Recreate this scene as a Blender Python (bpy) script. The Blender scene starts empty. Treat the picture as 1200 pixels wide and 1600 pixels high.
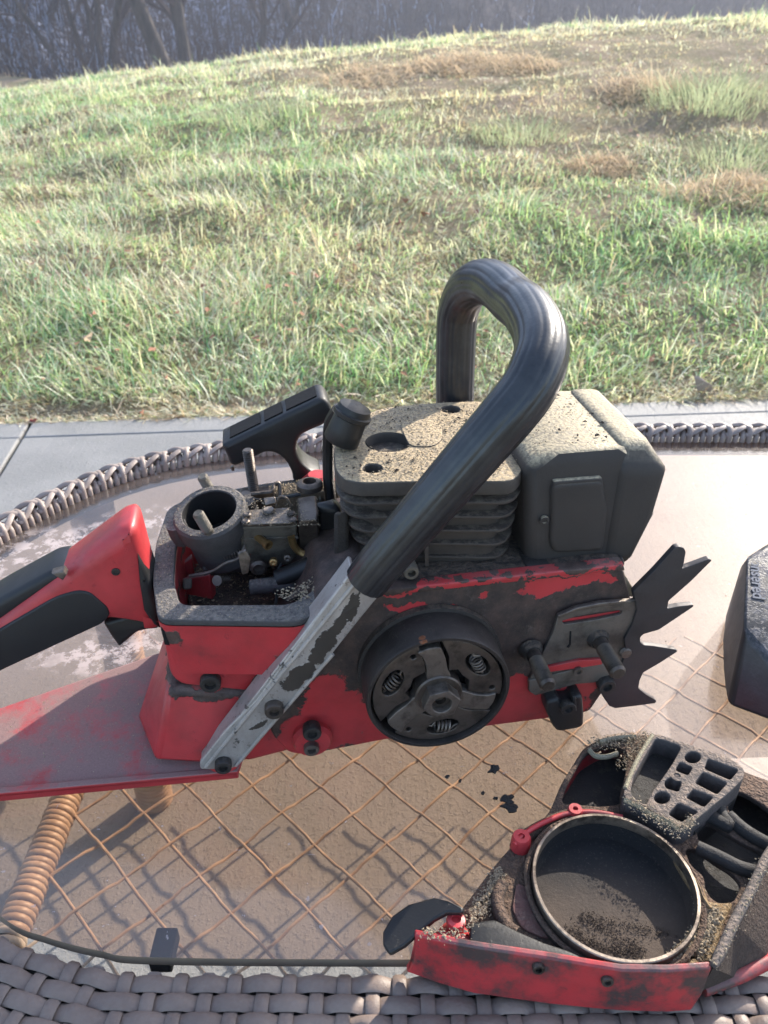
import bpy, bmesh, math, random
import numpy as np
from mathutils import Vector, Matrix
random.seed(4); rng = np.random.default_rng(4)
SC = bpy.context.scene; COL = SC.collection
R = math.radians; PI = math.pi

# ------------------------------------------------------------------ camera, sky, sun, exposure
PITCH = R(31.0); TABLE = 0.45; CAMZ = TABLE + 0.36
cam = bpy.data.cameras.new('camera'); co = bpy.data.objects.new('camera', cam); COL.objects.link(co)
co.location = (0, 0, CAMZ); co.rotation_euler = (R(90) - PITCH, 0, 0)
cam.sensor_fit = 'VERTICAL'; cam.sensor_height = 36; cam.lens = 36 * 1244 / 1600
cam.clip_start = 0.02; cam.clip_end = 600
cam.dof.use_dof = True; cam.dof.focus_distance = 0.44; cam.dof.aperture_fstop = 20
SC.camera = co
SUN_AZ = 41.0; SUN_EL = 30.0
w = bpy.data.worlds.new('World'); SC.world = w; w.use_nodes = True
nt = w.node_tree; nt.nodes.clear()
sky = nt.nodes.new('ShaderNodeTexSky'); sky.sky_type = 'NISHITA'; sky.sun_disc = False
sky.sun_elevation = R(SUN_EL); sky.sun_rotation = R(SUN_AZ); sky.altitude = 200; sky.dust_density = 1.6; sky.air_density = 1.0
bg = nt.nodes.new('ShaderNodeBackground'); bg.inputs[1].default_value = 0.15
ow = nt.nodes.new('ShaderNodeOutputWorld'); nt.links.new(sky.outputs[0], bg.inputs[0]); nt.links.new(bg.outputs[0], ow.inputs[0])
sl = bpy.data.lights.new('sun', 'SUN'); so = bpy.data.objects.new('sun', sl); COL.objects.link(so)
sl.energy = 4.2; sl.angle = R(0.5); sl.color = (1.0, 0.92, 0.80)
sd = Vector((math.sin(R(SUN_AZ)) * math.cos(R(SUN_EL)), math.cos(R(SUN_AZ)) * math.cos(R(SUN_EL)), math.sin(R(SUN_EL))))
so.rotation_euler = sd.to_track_quat('Z', 'Y').to_euler()
SC.view_settings.view_transform = 'Standard'; SC.view_settings.look = 'None'
SC.view_settings.exposure = 1.58; SC.view_settings.gamma = 1.0
SC.render.engine = 'CYCLES'
SC.cycles.max_bounces = 8; SC.cycles.transparent_max_bounces = 12; SC.cycles.caustics_reflective = False; SC.cycles.caustics_refractive = False
SC.cycles.sample_clamp_indirect = 6

# ------------------------------------------------------------------ projection helpers: photo pixel -> place in the world
CP, SP = math.cos(PITCH), math.sin(PITCH)
CAM = Vector((0, 0, CAMZ))
def ray(px, py):
    u = px - 600; v = 800 - py
    return Vector((u, 1244 * CP + v * SP, -1244 * SP + v * CP))
def G(px, py, z):
    d = ray(px, py); return CAM + d * ((z - CAMZ) / d.z)
YAW = R(9.0); SO = Vector((0.03, 0.336, TABLE))
XS = Vector((math.cos(YAW), math.sin(YAW), 0)); YS = Vector((-math.sin(YAW), math.cos(YAW), 0)); ZZ = Vector((0, 0, 1))
def L(x, y, z): return SO + XS * x + YS * y + ZZ * z
def S(px, py, y=0.0):                      # on the saw's plane at depth y
    d = ray(px, py); t = ((SO - CAM).dot(YS) + y) / d.dot(YS); return CAM + d * t
def T(px, py, z): return G(px, py, TABLE + z)
def loc(p):
    q = p - SO; return Vector((q.dot(XS), q.dot(YS), q.z))

# ------------------------------------------------------------------ materials
class NT:
    def __init__(s, name):
        s.m = bpy.data.materials.new(name); s.m.use_nodes = True; s.t = s.m.node_tree; s.t.nodes.clear()
        s.out = s.n('OutputMaterial'); s.tc = s.n('TexCoord')
        s.obj = s.tc.outputs['Object']
    def n(s, typ, **kw):
        x = s.t.nodes.new('ShaderNode' + typ)
        for k, v in kw.items(): setattr(x, k, v)
        return x
    def set(s, sock, v):
        if hasattr(v, 'is_linked'): s.t.links.new(v, sock)
        elif isinstance(v, (tuple, list)) and sock.type == 'RGBA' and len(v) == 3: sock.default_value = (*v, 1)
        else: sock.default_value = v
    def noise(s, scale, detail=4, rough=0.55, vec=None, dist=0.0, dim='3D'):
        x = s.n('TexNoise'); s.set(x.inputs['Vector'], vec or s.obj)
        x.inputs['Scale'].default_value = scale; x.inputs['Detail'].default_value = detail
        x.inputs['Roughness'].default_value = rough; x.inputs['Distortion'].default_value = dist
        return x.outputs[0]
    def ramp(s, f, a, b, ca=0.0, cb=1.0):
        x = s.n('MapRange'); x.interpolation_type = 'SMOOTHSTEP'
        s.set(x.inputs[0], f); x.inputs[1].default_value = a; x.inputs[2].default_value = b
        x.inputs[3].default_value = ca; x.inputs[4].default_value = cb; return x.outputs[0]
    def mix(s, f, a, b, mode='MIX'):
        x = s.n('Mix', data_type='RGBA'); x.blend_type = mode
        s.set(x.inputs[0], f); s.set(x.inputs[6], a); s.set(x.inputs[7], b); return x.outputs[2]
    def math(s, op, a, b=0.0, c=0.0, clamp=False):
        x = s.n('Math'); x.operation = op; x.use_clamp = clamp
        s.set(x.inputs[0], a); s.set(x.inputs[1], b); s.set(x.inputs[2], c); return x.outputs[0]
    def bump(s, h, strength=0.3, dist=0.001):
        x = s.n('Bump'); s.set(x.inputs['Height'], h); x.inputs['Strength'].default_value = strength
        x.inputs['Distance'].default_value = dist; return x.outputs[0]
    def map(s, scale=(1, 1, 1), loc_=(0, 0, 0), rot=(0, 0, 0), vec=None, typ='POINT'):
        x = s.n('Mapping'); x.vector_type = typ; s.set(x.inputs[0], vec or s.obj)
        x.inputs[1].default_value = loc_; x.inputs[2].default_value = rot; x.inputs[3].default_value = scale; return x.outputs[0]
    def pbr(s, color, rough=0.5, metal=0.0, normal=None, spec=0.5, coat=0.0, **kw):
        x = s.n('BsdfPrincipled'); s.set(x.inputs['Base Color'], color); s.set(x.inputs['Roughness'], rough)
        s.set(x.inputs['Metallic'], metal); x.inputs['Specular IOR Level'].default_value = spec
        x.inputs['Coat Weight'].default_value = coat
        if normal is not None: s.set(x.inputs['Normal'], normal)
        s.set(s.out.inputs[0], x.outputs[0]); return x
    def up(s):
        g = s.n('NewGeometry'); x = s.n('SeparateXYZ'); s.set(x.inputs[0], g.outputs['Normal']); return x.outputs[2]
    def warp(s, amp, scale):
        x = s.n('TexNoise'); s.set(x.inputs['Vector'], s.obj); x.inputs['Scale'].default_value = scale; x.inputs['Detail'].default_value = 5
        x.inputs['Roughness'].default_value = 0.65
        v = s.n('VectorMath', operation='SUBTRACT'); s.set(v.inputs[0], x.outputs['Color']); v.inputs[1].default_value = (.5, .5, .5)
        w_ = s.n('VectorMath', operation='SCALE'); s.set(w_.inputs[0], v.outputs[0]); w_.inputs['Scale'].default_value = amp
        z = s.n('VectorMath', operation='ADD'); s.set(z.inputs[0], s.obj); s.set(z.inputs[1], w_.outputs[0]); return z.outputs[0]
    def blobs(s, specs, vec, soft=0.12):    # specs: (x, z, rx, rz, angle) in the object's own side plane
        acc = None
        for (cx, cz, rx, rz, a) in specs:
            m = s.map(scale=(rx, 1e3, rz), loc_=(cx, 0, cz), rot=(0, -a, 0), vec=vec, typ='TEXTURE')
            l = s.n('VectorMath', operation='LENGTH'); s.set(l.inputs[0], m)
            f = s.ramp(l.outputs['Value'], 1 - soft, 1 + soft, 1, 0)
            acc = f if acc is None else s.math('MAXIMUM', acc, f)
        return acc

DUST = (0.27, 0.225, 0.16)
def grimy(name, base, dark=None, rough=0.55, metal=0.0, dust=0.5, grime=0.4, scale=60, bumpd=0.0006, spec=0.4, dustcol=DUST, fine=900, dust_lo=0.35, coat=0.0, specks=True):
    """base coat, darker oily grime in patches, sawdust where it can settle, fine relief"""
    t = NT(name); dark = dark or tuple(c * 0.25 for c in base)
    g = t.ramp(t.noise(scale, 6, 0.65), 0.56 - 0.22 * grime, 0.66 - 0.1 * grime + .1, 0, 1)
    c = t.mix(t.math('MULTIPLY', g, min(1, grime * 1.6)), base, dark)
    fn = t.noise(fine, 3, 0.7)
    c = t.mix(0.35, c, t.mix(fn, (0.3, 0.3, 0.3), (1.4, 1.35, 1.3)), 'MULTIPLY')
    up = t.ramp(t.up(), dust_lo, 0.95, 0.0, 1.0)
    dn = t.ramp(t.noise(scale * 2.2, 8, 0.75), 0.62 - 0.34 * dust, 0.72 - 0.22 * dust)
    sp = t.ramp(t.noise(fine * 0.6, 2, 0.5), 0.35, 0.6)
    df = t.math('MULTIPLY', t.math('MULTIPLY', up, dn), t.math('MULTIPLY_ADD', sp, 0.5, 0.5))
    dc = t.mix(t.noise(fine * 1.3, 2, .6), tuple(c_ * 0.45 for c_ in dustcol), tuple(min(1, c_ * 1.35) for c_ in dustcol))
    c = t.mix(t.math('MULTIPLY', df, min(1.0, dust * 1.5)), c, dc)
    # a thin film of dust everywhere
    c = t.mix(t.math('MULTIPLY', t.noise(scale * .8, 5, .6), 0.08 * (0.4 + dust)), c, (.19, .145, .125))
    rr = t.math('MULTIPLY_ADD', t.noise(scale * 1.5, 4), 0.25, rough - 0.1, clamp=True)
    rr = t.math('MAXIMUM', rr, t.math('MULTIPLY', df, 0.95))
    h = t.math('MULTIPLY_ADD', fn, 0.4, t.math('ADD', t.noise(scale * 5, 5, .7), t.math('MULTIPLY', df, sp)))
    t.pbr(c, rr, metal, t.bump(h, 0.55, bumpd), spec, coat)
    return t.m

def px_blob(px, py, dx, dy, half, Y=0.0):   # an ellipse drawn on the saw's side plane: centre pixel, half-axis pixel vector, half height in pixels
    c = loc(S(px, py, Y)); e = loc(S(px + dx, py + dy, Y)); u = loc(S(px, py - half, Y))
    a = math.atan2(e.z - c.z, e.x - c.x)
    return (c.x, c.z, math.hypot(e.x - c.x, e.z - c.z), abs(u.z - c.z), a)

# ------------------------------------------------------------------ mesh helpers (everything is laid out in world space, stored in its thing's own frame)
FR = {}
def thing(name, label, cat, o, yaw=0.0, group=None):
    e = bpy.data.objects.new(name, None); e.empty_display_size = 0.05; COL.objects.link(e)
    e.location = o; e.rotation_euler = (0, 0, yaw); e['label'] = label; e['category'] = cat
    if group: e['group'] = group
    FR[e] = (Matrix.Translation(Vector(o)) @ Matrix.Rotation(yaw, 4, 'Z')); return e
def mk(name, vf, mat, parent=None, smooth=35, bevel=0.0, seg=2, label=None, origin=None, sub=0):
    verts, faces = vf
    me = bpy.data.meshes.new(name)
    if parent is not None: M = FR[parent]
    else: M = Matrix.Translation(Vector(origin or (0, 0, 0)))
    I = M.inverted()
    me.from_pydata([I @ Vector(v) for v in verts], [], faces); me.update()
    if isinstance(mat, (list, tuple)):
        for m_ in mat: me.materials.append(m_)
    else: me.materials.append(mat)
    bm = bmesh.new(); bm.from_mesh(me); bmesh.ops.recalc_face_normals(bm, faces=bm.faces); bm.to_mesh(me); bm.free()
    if smooth: me.shade_smooth(); me.set_sharp_from_angle(angle=R(smooth))
    o = bpy.data.objects.new(name, me); COL.objects.link(o); FR[o] = M
    if parent is not None: o.parent = parent
    else: o.matrix_world = M
    if bevel:
        b = o.modifiers.new('bevel', 'BEVEL'); b.width = bevel; b.segments = seg; b.limit_method = 'ANGLE'; b.angle_limit = R(32); b.harden_normals = False
    if label: o['label'] = label
    return o
def join(*vfs):
    V, F = [], []
    for v, f in vfs:
        k = len(V); V += list(v); F += [tuple(i + k for i in q) for q in f]
    return V, F
def hull(pts):
    bm = bmesh.new()
    for p in pts: bm.verts.new(p)
    r = bmesh.ops.convex_hull(bm, input=bm.verts)
    bad = [v for v in bm.verts if not v.link_faces]
    if bad: bmesh.ops.delete(bm, geom=bad, context='VERTS')
    bmesh.ops.dissolve_limit(bm, angle_limit=R(1.5), verts=bm.verts, edges=bm.edges)
    bm.verts.index_update(); out = ([v.co.copy() for v in bm.verts], [tuple(v.index for v in f.verts) for f in bm.faces]); bm.free(); return out
def box(c, ax, ay, az):     # centre and three half-axis vectors
    c = Vector(c); V = [c + ax * i + ay * j + az * k for i in (-1, 1) for j in (-1, 1) for k in (-1, 1)]
    return V, [(0, 1, 3, 2), (4, 6, 7, 5), (0, 4, 5, 1), (2, 3, 7, 6), (0, 2, 6, 4), (1, 5, 7, 3)]
def frame_of(a):
    a = a.normalized(); u = a.cross(ZZ if abs(a.z) < 0.9 else Vector((1, 0, 0))).normalized(); return u, a.cross(u)
def lathe(prof, o, a, seg=32, closed=False, cap=True, prof_fn=None):
    """prof: (radius, height along a)"""
    a = a.normalized(); u, v = frame_of(a); V = []; F = []
    for r, h in prof:
        for i in range(seg):
            t = 2 * PI * i / seg; rr = r * (prof_fn(t) if prof_fn else 1)
            V.append(o + a * h + (u * math.cos(t) + v * math.sin(t)) * rr)
    n = len(prof)
    for k in range(n - 1 if not closed else n):
        k2 = (k + 1) % n
        for i in range(seg):
            j = (i + 1) % seg; F.append((k * seg + i, k * seg + j, k2 * seg + j, k2 * seg + i))
    if cap and not closed: F.append(tuple(range(seg))[::-1]); F.append(tuple((n - 1) * seg + i for i in range(seg)))
    return V, F
def tube(pts, rad, seg=12, fn=None, cap=True, flat=None):
    pts = [Vector(p) for p in pts]; n = len(pts)
    if not hasattr(rad, '__len__'): rad = [rad] * n
    tan = [(pts[min(i + 1, n - 1)] - pts[max(i - 1, 0)]).normalized() for i in range(n)]
    u, v = frame_of(tan[0]); V = []; F = []
    for k in range(n):
        if k:
            ax = tan[k - 1].cross(tan[k])
            if ax.length > 1e-7:
                q = Matrix.Rotation(tan[k - 1].angle(tan[k]), 3, ax.normalized()); u = q @ u
        u = (u - tan[k] * u.dot(tan[k])).normalized(); v = tan[k].cross(u)
        for i in range(seg):
            t = 2 * PI * i / seg; r = rad[k] * (fn(t) if fn else 1)
            V.append(pts[k] + (u * math.cos(t) + v * math.sin(t)) * r)
    for k in range(n - 1):
        for i in range(seg):
            j = (i + 1) % seg; F.append((k * seg + i, k * seg + j, (k + 1) * seg + j, (k + 1) * seg + i))
    if cap: F.append(tuple(range(seg))[::-1]); F.append(tuple((n - 1) * seg + i for i in range(seg)))
    return V, F
def spline(pts, per=8, closed=False):
    P = [Vector(p) for p in pts]; n = len(P); out = []
    rngk = range(n) if closed else range(n - 1)
    for i in rngk:
        if closed: p0, p1, p2, p3 = P[i - 1], P[i], P[(i + 1) % n], P[(i + 2) % n]
        else: p0, p1, p2, p3 = P[max(i - 1, 0)], P[i], P[i + 1], P[min(i + 2, n - 1)]
        for k in range(per):
            t = k / per
            out.append(0.5 * ((2 * p1) + (p2 - p0) * t + (2 * p0 - 5 * p1 + 4 * p2 - p3) * t * t + (3 * p1 - p0 - 3 * p2 + p3) * t ** 3))
    if not closed: out.append(P[-1].copy())
    return out
def plate(outer, holes, o, ux, uy, uw, t0, t1, bev=0.0, res=2):
    """flat sheet with real holes: 2-D outline filled, thickened from t0 to t1 along uw, edges rounded"""
    cu = bpy.data.curves.new('c', 'CURVE'); cu.dimensions = '2D'; cu.fill_mode = 'BOTH'
    for lp in [outer] + list(holes):
        s = cu.splines.new('POLY'); s.points.add(len(lp) - 1); s.use_cyclic_u = True
        for q, p in zip(s.points, lp): q.co = (p[0], p[1], 0, 1)
    h = abs(t1 - t0) / 2; cu.extrude = max(h - bev, 1e-5); cu.bevel_depth = bev; cu.bevel_resolution = res; cu.offset = -bev
    ob = bpy.data.objects.new('c', cu); COL.objects.link(ob)
    dg = bpy.context.evaluated_depsgraph_get(); me = bpy.data.meshes.new_from_object(ob.evaluated_get(dg))
    bm = bmesh.new(); bm.from_mesh(me); bmesh.ops.remove_doubles(bm, verts=bm.verts, dist=1e-6)
    bm.verts.index_update(); m = (t0 + t1) / 2
    out = ([o + ux * v.co.x + uy * v.co.y + uw * (v.co.z + m) for v in bm.verts], [tuple(v.index for v in f.verts) for f in bm.faces])
    bm.free(); bpy.data.meshes.remove(me); bpy.data.objects.remove(ob); bpy.data.curves.remove(cu); return out
def side(px, y0, y1, bev=0.0, holes=(), rnd=None):
    """outline traced on the saw's plane y0, running back to y1"""
    def cv(lp):
        q = [loc(S(x, y, y0)) for x, y in lp]; return [(p.x, p.z) for p in q]
    o = cv(px)
    if rnd: o = roundpoly(o, rnd)
    return plate(o, [cv(h) if isinstance(h[0], tuple) and len(h[0]) == 2 and h[0][0] > 2 else h for h in holes], SO, XS, ZZ, YS, y0, y1, bev)
def flat(px, z, z1, bev=0.0, holes=(), rnd=None):
    """outline traced on the plane z (above the table top), down to z1"""
    def cv(lp):
        return [(T(x, y, z).x, T(x, y, z).y) for x, y in lp]
    o = cv(px)
    if rnd: o = roundpoly(o, rnd)
    return plate(o, [cv(h) for h in holes], Vector((0, 0, TABLE)), Vector((1, 0, 0)), Vector((0, 1, 0)), ZZ, z, z1, bev)
def roundpoly(P, r, n=4):
    out = []; m = len(P)
    for i in range(m):
        a, b, c = Vector(P[i - 1][:2]), Vector(P[i][:2]), Vector(P[(i + 1) % m][:2])
        rr = min(r, (a - b).length * 0.45, (c - b).length * 0.45)
        p = b + (a - b).normalized() * rr; q = b + (c - b).normalized() * rr
        for k in range(n + 1):
            t = k / n; x = p * (1 - t) ** 2 + b * 2 * t * (1 - t) + q * t * t; out.append((x.x, x.y))
    return out
def ell(cx, cy, rx, ry, n=24, rot=0.0):
    return [(cx + rx * math.cos(t) * math.cos(rot) - ry * math.sin(t) * math.sin(rot), cy + rx * math.cos(t) * math.sin(rot) + ry * math.sin(t) * math.cos(rot)) for t in [2 * PI * i / n for i in range(n)]]
def rod(a, b, r, seg=14): return tube([a, b], r, seg)
def bolt(parent, c, a, r, h, mat, name='bolt', hexhole=True):
    """socket-head screw: round head with a real hexagonal recess"""
    prof = [(r * .96, -h * .3), (r, 0), (r, h * .85), (r * .93, h), (r * .55, h), (r * .5, h * .45), (0.0001, h * .4)]
    return mk(name, lathe(prof, c, a, 18, cap=False), mat, parent, smooth=40)
def stud(parent, a, b, r, mat, pitch=0.0014, name='stud', start=0.3):
    """threaded rod: a plain shank, then ridges"""
    d = (b - a); ln = d.length; d.normalize(); prof = [(r * .8, 0), (r * .95, 0.0005)]; h = ln * start
    prof.append((r * .95, h))
    while h < ln - pitch: prof += [(r * .76, h + pitch * .25), (r * 1.06, h + pitch * .75)]; h += pitch
    prof += [(r * .8, ln)]
    return mk(name, lathe(prof, a, d, 16), mat, parent, smooth=25)
def grit(parent, name, n, fn, mat, smin, smax, seed=1):
    """loose sawdust and chips: tiny irregular flakes lying on a surface (fn gives a world point), one mesh marked as stuff"""
    r = random.Random(seed); V = []; F = []
    for _ in range(n):
        p = fn(r)
        if p is None: continue
        s = smin + (smax * .8 - smin) * r.random() ** 3; q = Matrix.Rotation(r.uniform(0, 2 * PI), 3, 'Z') @ Matrix.Rotation(r.uniform(-.6, .6), 3, 'X')
        el = r.uniform(.6, 1.7); k = len(V)
        for c in ((-s * el, -s * .6, 0), (s * el, -s * .5, 0), (s * el * .6, s * .6, 0), (-s * el * .7, s * .5, 0), (0, 0, s * .9)):
            V.append(p + q @ Vector(c) + ZZ * s * .3)
        F += [(k, k + 1, k + 4), (k + 1, k + 2, k + 4), (k + 2, k + 3, k + 4), (k + 3, k, k + 4), (k + 3, k + 2, k + 1, k)]
    o = mk(name, (V, F), mat, parent, smooth=0); o['kind'] = 'stuff'; return o
def structure(o): o['kind'] = 'structure'; return o
def tag(o, label, cat, group=None):
    o['label'] = label; o['category'] = cat
    if group: o['group'] = group
    return o

# ------------------------------------------------------------------ terrain
def edge_y(x): return 1.847 + 0.0828 * x
def smax(a, b, k):
    h = np.clip(0.5 + 0.5 * (a - b) / k, 0, 1); return b * (1 - h) + a * h + k * h * (1 - h)
class VN:                                   # value noise on a grid, for laying out turf
    def __init__(s, seed): s.g = np.random.default_rng(seed).random((256, 256))
    def __call__(s, x, y):
        xi = np.floor(x).astype(int); yi = np.floor(y).astype(int); fx = x - xi; fy = y - yi
        fx = fx * fx * (3 - 2 * fx); fy = fy * fy * (3 - 2 * fy); g = s.g
        a = g[xi % 256, yi % 256]; b = g[(xi + 1) % 256, yi % 256]; c = g[xi % 256, (yi + 1) % 256]; d = g[(xi + 1) % 256, (yi + 1) % 256]
        return (a * (1 - fx) + b * fx) * (1 - fy) + (c * (1 - fx) + d * fx) * fy
n1, n2, n3, n4 = VN(1), VN(2), VN(3), VN(4)
def hgt(x, y, bumps=True):
    x = np.asarray(x, float); y = np.asarray(y, float)
    e = edge_y(x); D = 9.0; t = (y - e) / (D - e)
    xx = np.clip(x, -9, 9)
    c = 0.70 + 0.085 * xx - 0.006 * xx * xx
    f = np.where(t < 2.1, 2 * t - t * t, -0.21 - 2.2 * (t - 2.1))
    z = c * f
    z = np.where(t < 0, -0.012, z)
    z = np.maximum(z, -3.2)
    hill = -3.0 + 0.36 * (y - 20 - 0.12 * x)
    z = smax(z, hill, 1.2)
    if bumps:
        k = np.clip(t * 6, 0, 1)
        z = z + k * (0.07 * (n1(x * 1.7, y * 1.7) - .5) + 0.06 * (n2(x * 5, y * 5) - .5)) + np.clip((y - 14) / 10, 0, 1) * (n3(x * .3, y * .3) - .5) * 1.2
        z = z - 0.004
    return z
def grid_mesh(name, xs, ys, mat, zf):
    X, Y = np.meshgrid(xs, ys); Z = zf(X, Y); nx, ny = len(xs), len(ys)
    V = np.stack([X, Y, Z], -1).reshape(-1, 3)
    i = np.arange(ny - 1)[:, None] * nx + np.arange(nx - 1)[None, :]; i = i.ravel()
    F = np.stack([i, i + 1, i + nx + 1, i + nx], -1)
    me = bpy.data.meshes.new(name); me.from_pydata(V.tolist(), [], F.tolist()); me.materials.append(mat); me.shade_smooth()
    o = bpy.data.objects.new(name, me); COL.objects.link(o); return o

t = NT('meadow_soil')
c = t.mix(t.ramp(t.noise(2.2, 6, .7), .4, .62), (0.18, 0.17, 0.09), (0.32, 0.245, 0.18))
c = t.mix(t.ramp(t.noise(30, 5, .8), .45, .6), c, (0.24, 0.19, 0.11))
t.pbr(c, 0.95, 0, t.bump(t.noise(60, 6, .8), 1.0, 0.02), 0.1); M_SOIL = t.m
t = NT('woodland_floor')
sepn = t.noise(0.5, 8, .75)
c = t.mix(t.ramp(t.noise(1.6, 9, .8), .42, .6), (0.035, 0.032, 0.038), (0.10, 0.080, 0.078))
sx = t.n('SeparateXYZ'); t.set(sx.inputs[0], t.obj)
west = t.ramp(sx.outputs[0], 1.5, -9.0)
fr = t.math('MULTIPLY', t.ramp(t.noise(2.6, 9, .85), .49, .57), west)
c = t.mix(fr, c, (0.50, 0.56, 0.75))
t.pbr(c, 0.95, 0, t.bump(t.noise(5, 8, .8), 1.0, 0.15), 0.1); M_WOOD = t.m
structure(grid_mesh('meadow_ground', np.concatenate([np.linspace(-26, -8, 19)[:-1], np.linspace(-8, 8, 161), np.linspace(8, 26, 19)[1:]]), np.concatenate([np.linspace(1.55, 9, 120), np.linspace(9.2, 20, 60)]), M_SOIL,
    lambda x, y: np.where(y < edge_y(x) - 0.01, -0.13, hgt(x, y))))
structure(grid_mesh('wooded_hillside', np.linspace(-170, 170, 171), np.concatenate([np.linspace(20, 60, 81), np.linspace(61.5, 130, 46)]), M_WOOD, hgt))
structure(grid_mesh('ground', np.linspace(-400, 400, 9), np.linspace(-400, 19.9, 12), M_SOIL, lambda x, y: x * 0 - 3.6 + np.where(y < 3, 3.25, 0)))

# turf: one mass of single blades
def build_grass():
    N = 360000
    u = rng.random(N); y0, y1 = 1.86, 15.5
    y = y0 * (y1 / y0) ** (u ** 0.93)
    x = (rng.random(N) * 2 - 1) * (0.70 * y + 0.75)
    e = edge_y(x); keep = (y > e + 0.0) ; x, y = x[keep], y[keep]; e = e[keep]
    # the worn, thatchy patch on the right and scattered straw mounds
    wx = x + 1.3 * (n1(x * .8 + 9, y * .8) - .5); wy = y + 1.8 * (n2(x * .7, y * .7 + 3) - .5)
    bare = np.clip(1.25 - np.hypot((wx - 1.4) / 2.5, (wy - 5.5) / 2.2), 0, 1) * 1.8
    bare = np.clip(bare * (0.45 + 0.9 * n3(x * 2.2, y * 2.2)), 0, 1)
    fringe = np.clip(1 - (y - e - 0.0) / 0.10, 0, 1) * (0.55 + 0.6 * n4(x * 7, y * 2))
    cl = n2(x * 4.3, y * 4.3) * .6 + n3(x * 9, y * 9) * .4
    keep = rng.random(len(x)) > np.maximum(bare * 0.48, fringe * .35) + np.clip(.42 - cl, 0, 1) * 1.2
    x, y, bare, fringe, cl, e = [a[keep] for a in (x, y, bare, fringe, cl, e)]
    fx = rng.random(40000) * 3.2 - 1.5; fy = edge_y(fx) + np.abs(rng.normal(0, .085, 40000)) - .012 * rng.random(40000)
    x = np.concatenate([x, fx]); y = np.concatenate([y, fy]); o1 = np.ones(40000); bare = np.concatenate([bare, o1 * .7]); fringe = np.concatenate([fringe, o1]); cl = np.concatenate([cl, n2(fx * 9, fy * 9)])
    n = len(x); z = np.maximum(hgt(x, y), np.where(fringe == 1, .002, -9))
    dry = n1(x * 1.1 + 4, y * 1.1) * .55 + n4(x * 3.3, y * 3.3) * .45
    tall = 0.55 + 0.9 * np.clip((cl - .3) * 1.6, 0, 1.2)
    ln = (0.035 + 0.06 * rng.random(n) ** 1.3) * tall * (1 - .55 * bare) * (1 - .35 * fringe)
    lng = rng.random(n) < .10; ln *= 1 + lng * (.4 + rng.random(n) * 0.9)
    flow = 2 * PI * (n1(x * 1.4 + 30, y * 1.4 + 8) + .35 * n2(x * 4 + 3, y * 4)) * 1.6
    az = flow + rng.normal(0, 1.35, n)
    lean0 = np.clip(rng.normal(0.78, 0.38, n) + .6 * (fringe == 1), 0.05, 1.5); lean1 = lean0 + np.clip(rng.normal(0.65, 0.4, n), 0, 1.6)
    straw = rng.random(n) < np.clip(0.20 + 0.75 * (dry - .42) * 1.6 + .85 * bare + .75 * fringe + np.clip((y - 4) / 16, 0, .25), .05, .95)
    straw |= lng & (rng.random(n) < .6)
    wd = np.maximum(0.0024 + 0.0022 * rng.random(n), 0.0009 * y * (0.7 + .6 * rng.random(n)))
    dirx, diry = np.cos(az), np.sin(az)
    sx_, sy_ = -diry, dirx
    tw = rng.normal(0, .6, n)
    P = [np.stack([x, y, z - 0.004], -1)]; seg = 3
    for k in range(seg):
        a = lean0 + (lean1 - lean0) * (k / (seg - 1)); a = np.minimum(a, np.where(fringe == 1, 1.42, 1.75))
        s = ln / seg
        P.append(P[-1] + np.stack([np.sin(a) * dirx * s, np.sin(a) * diry * s, np.cos(a) * s], -1))
    side_ = np.stack([sx_ * np.cos(tw), sy_ * np.cos(tw), np.sin(tw) * .6], -1)
    W = [1.0, .9, .62]
    vs = []
    for k in range(3):
        vs.append(P[k] - side_ * (wd * W[k] / 2)[:, None]); vs.append(P[k] + side_ * (wd * W[k] / 2)[:, None])
    vs.append(P[3])
    V = np.stack(vs, 1).reshape(-1, 3)
    b = np.arange(n)[:, None] * 7
    F4 = np.concatenate([b + np.array([[0, 1, 3, 2]]), b + np.array([[2, 3, 5, 4]])], 0)
    F3 = b + np.array([[4, 5, 6]])
    me = bpy.data.meshes.new('turf_grass')
    me.vertices.add(len(V)); me.vertices.foreach_set('co', V.astype(np.float32).ravel())
    li = np.concatenate([F4.ravel(), F3.ravel()]).astype(np.int32)
    me.loops.add(len(li)); me.loops.foreach_set('vertex_index', li)
    st = np.concatenate([np.arange(len(F4)) * 4, len(F4) * 4 + np.arange(len(F3)) * 3]).astype(np.int32)
    me.polygons.add(len(st)); me.polygons.foreach_set('loop_start', st)
    me.update(calc_edges=True); me.validate()
    gr = np.array([[.25, .39, .15], [.40, .51, .22], [.13, .29, .12], [.54, .63, .36], [.35, .54, .33]])
    sr = np.array([[.78, .73, .54], [.66, .56, .40], [.88, .85, .70], [.50, .38, .28], [.74, .72, .54]])
    gi = rng.integers(0, 5, n); colr = gr[gi] * (0.7 + .6 * rng.random(n))[:, None]
    cs = sr[rng.integers(0, 5, n)] * (0.65 + .6 * rng.random(n))[:, None]
    br = (bare * rng.random(n) > .45)[:, None]
    cs = np.where(br, cs * np.array([[.80, .68, .62]]), cs)
    colr = np.where(straw[:, None], cs, colr)
    # tips of green blades bleach towards straw
    C = np.repeat(colr[:, None, :], 7, 1); bl = (rng.random(n) ** 2 * .6)[:, None]
    C[:, 6] = C[:, 6] * (1 - bl) + np.array([[.42, .36, .2]]) * bl
    C = np.concatenate([C, np.ones((n, 7, 1))], -1).reshape(-1, 4)
    at = me.color_attributes.new('tint', 'FLOAT_COLOR', 'POINT'); at.data.foreach_set('color', C.astype(np.float32).ravel())
    t = NT('grass_blade'); at_ = t.n('Attribute'); at_.attribute_name = 'tint'
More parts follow.
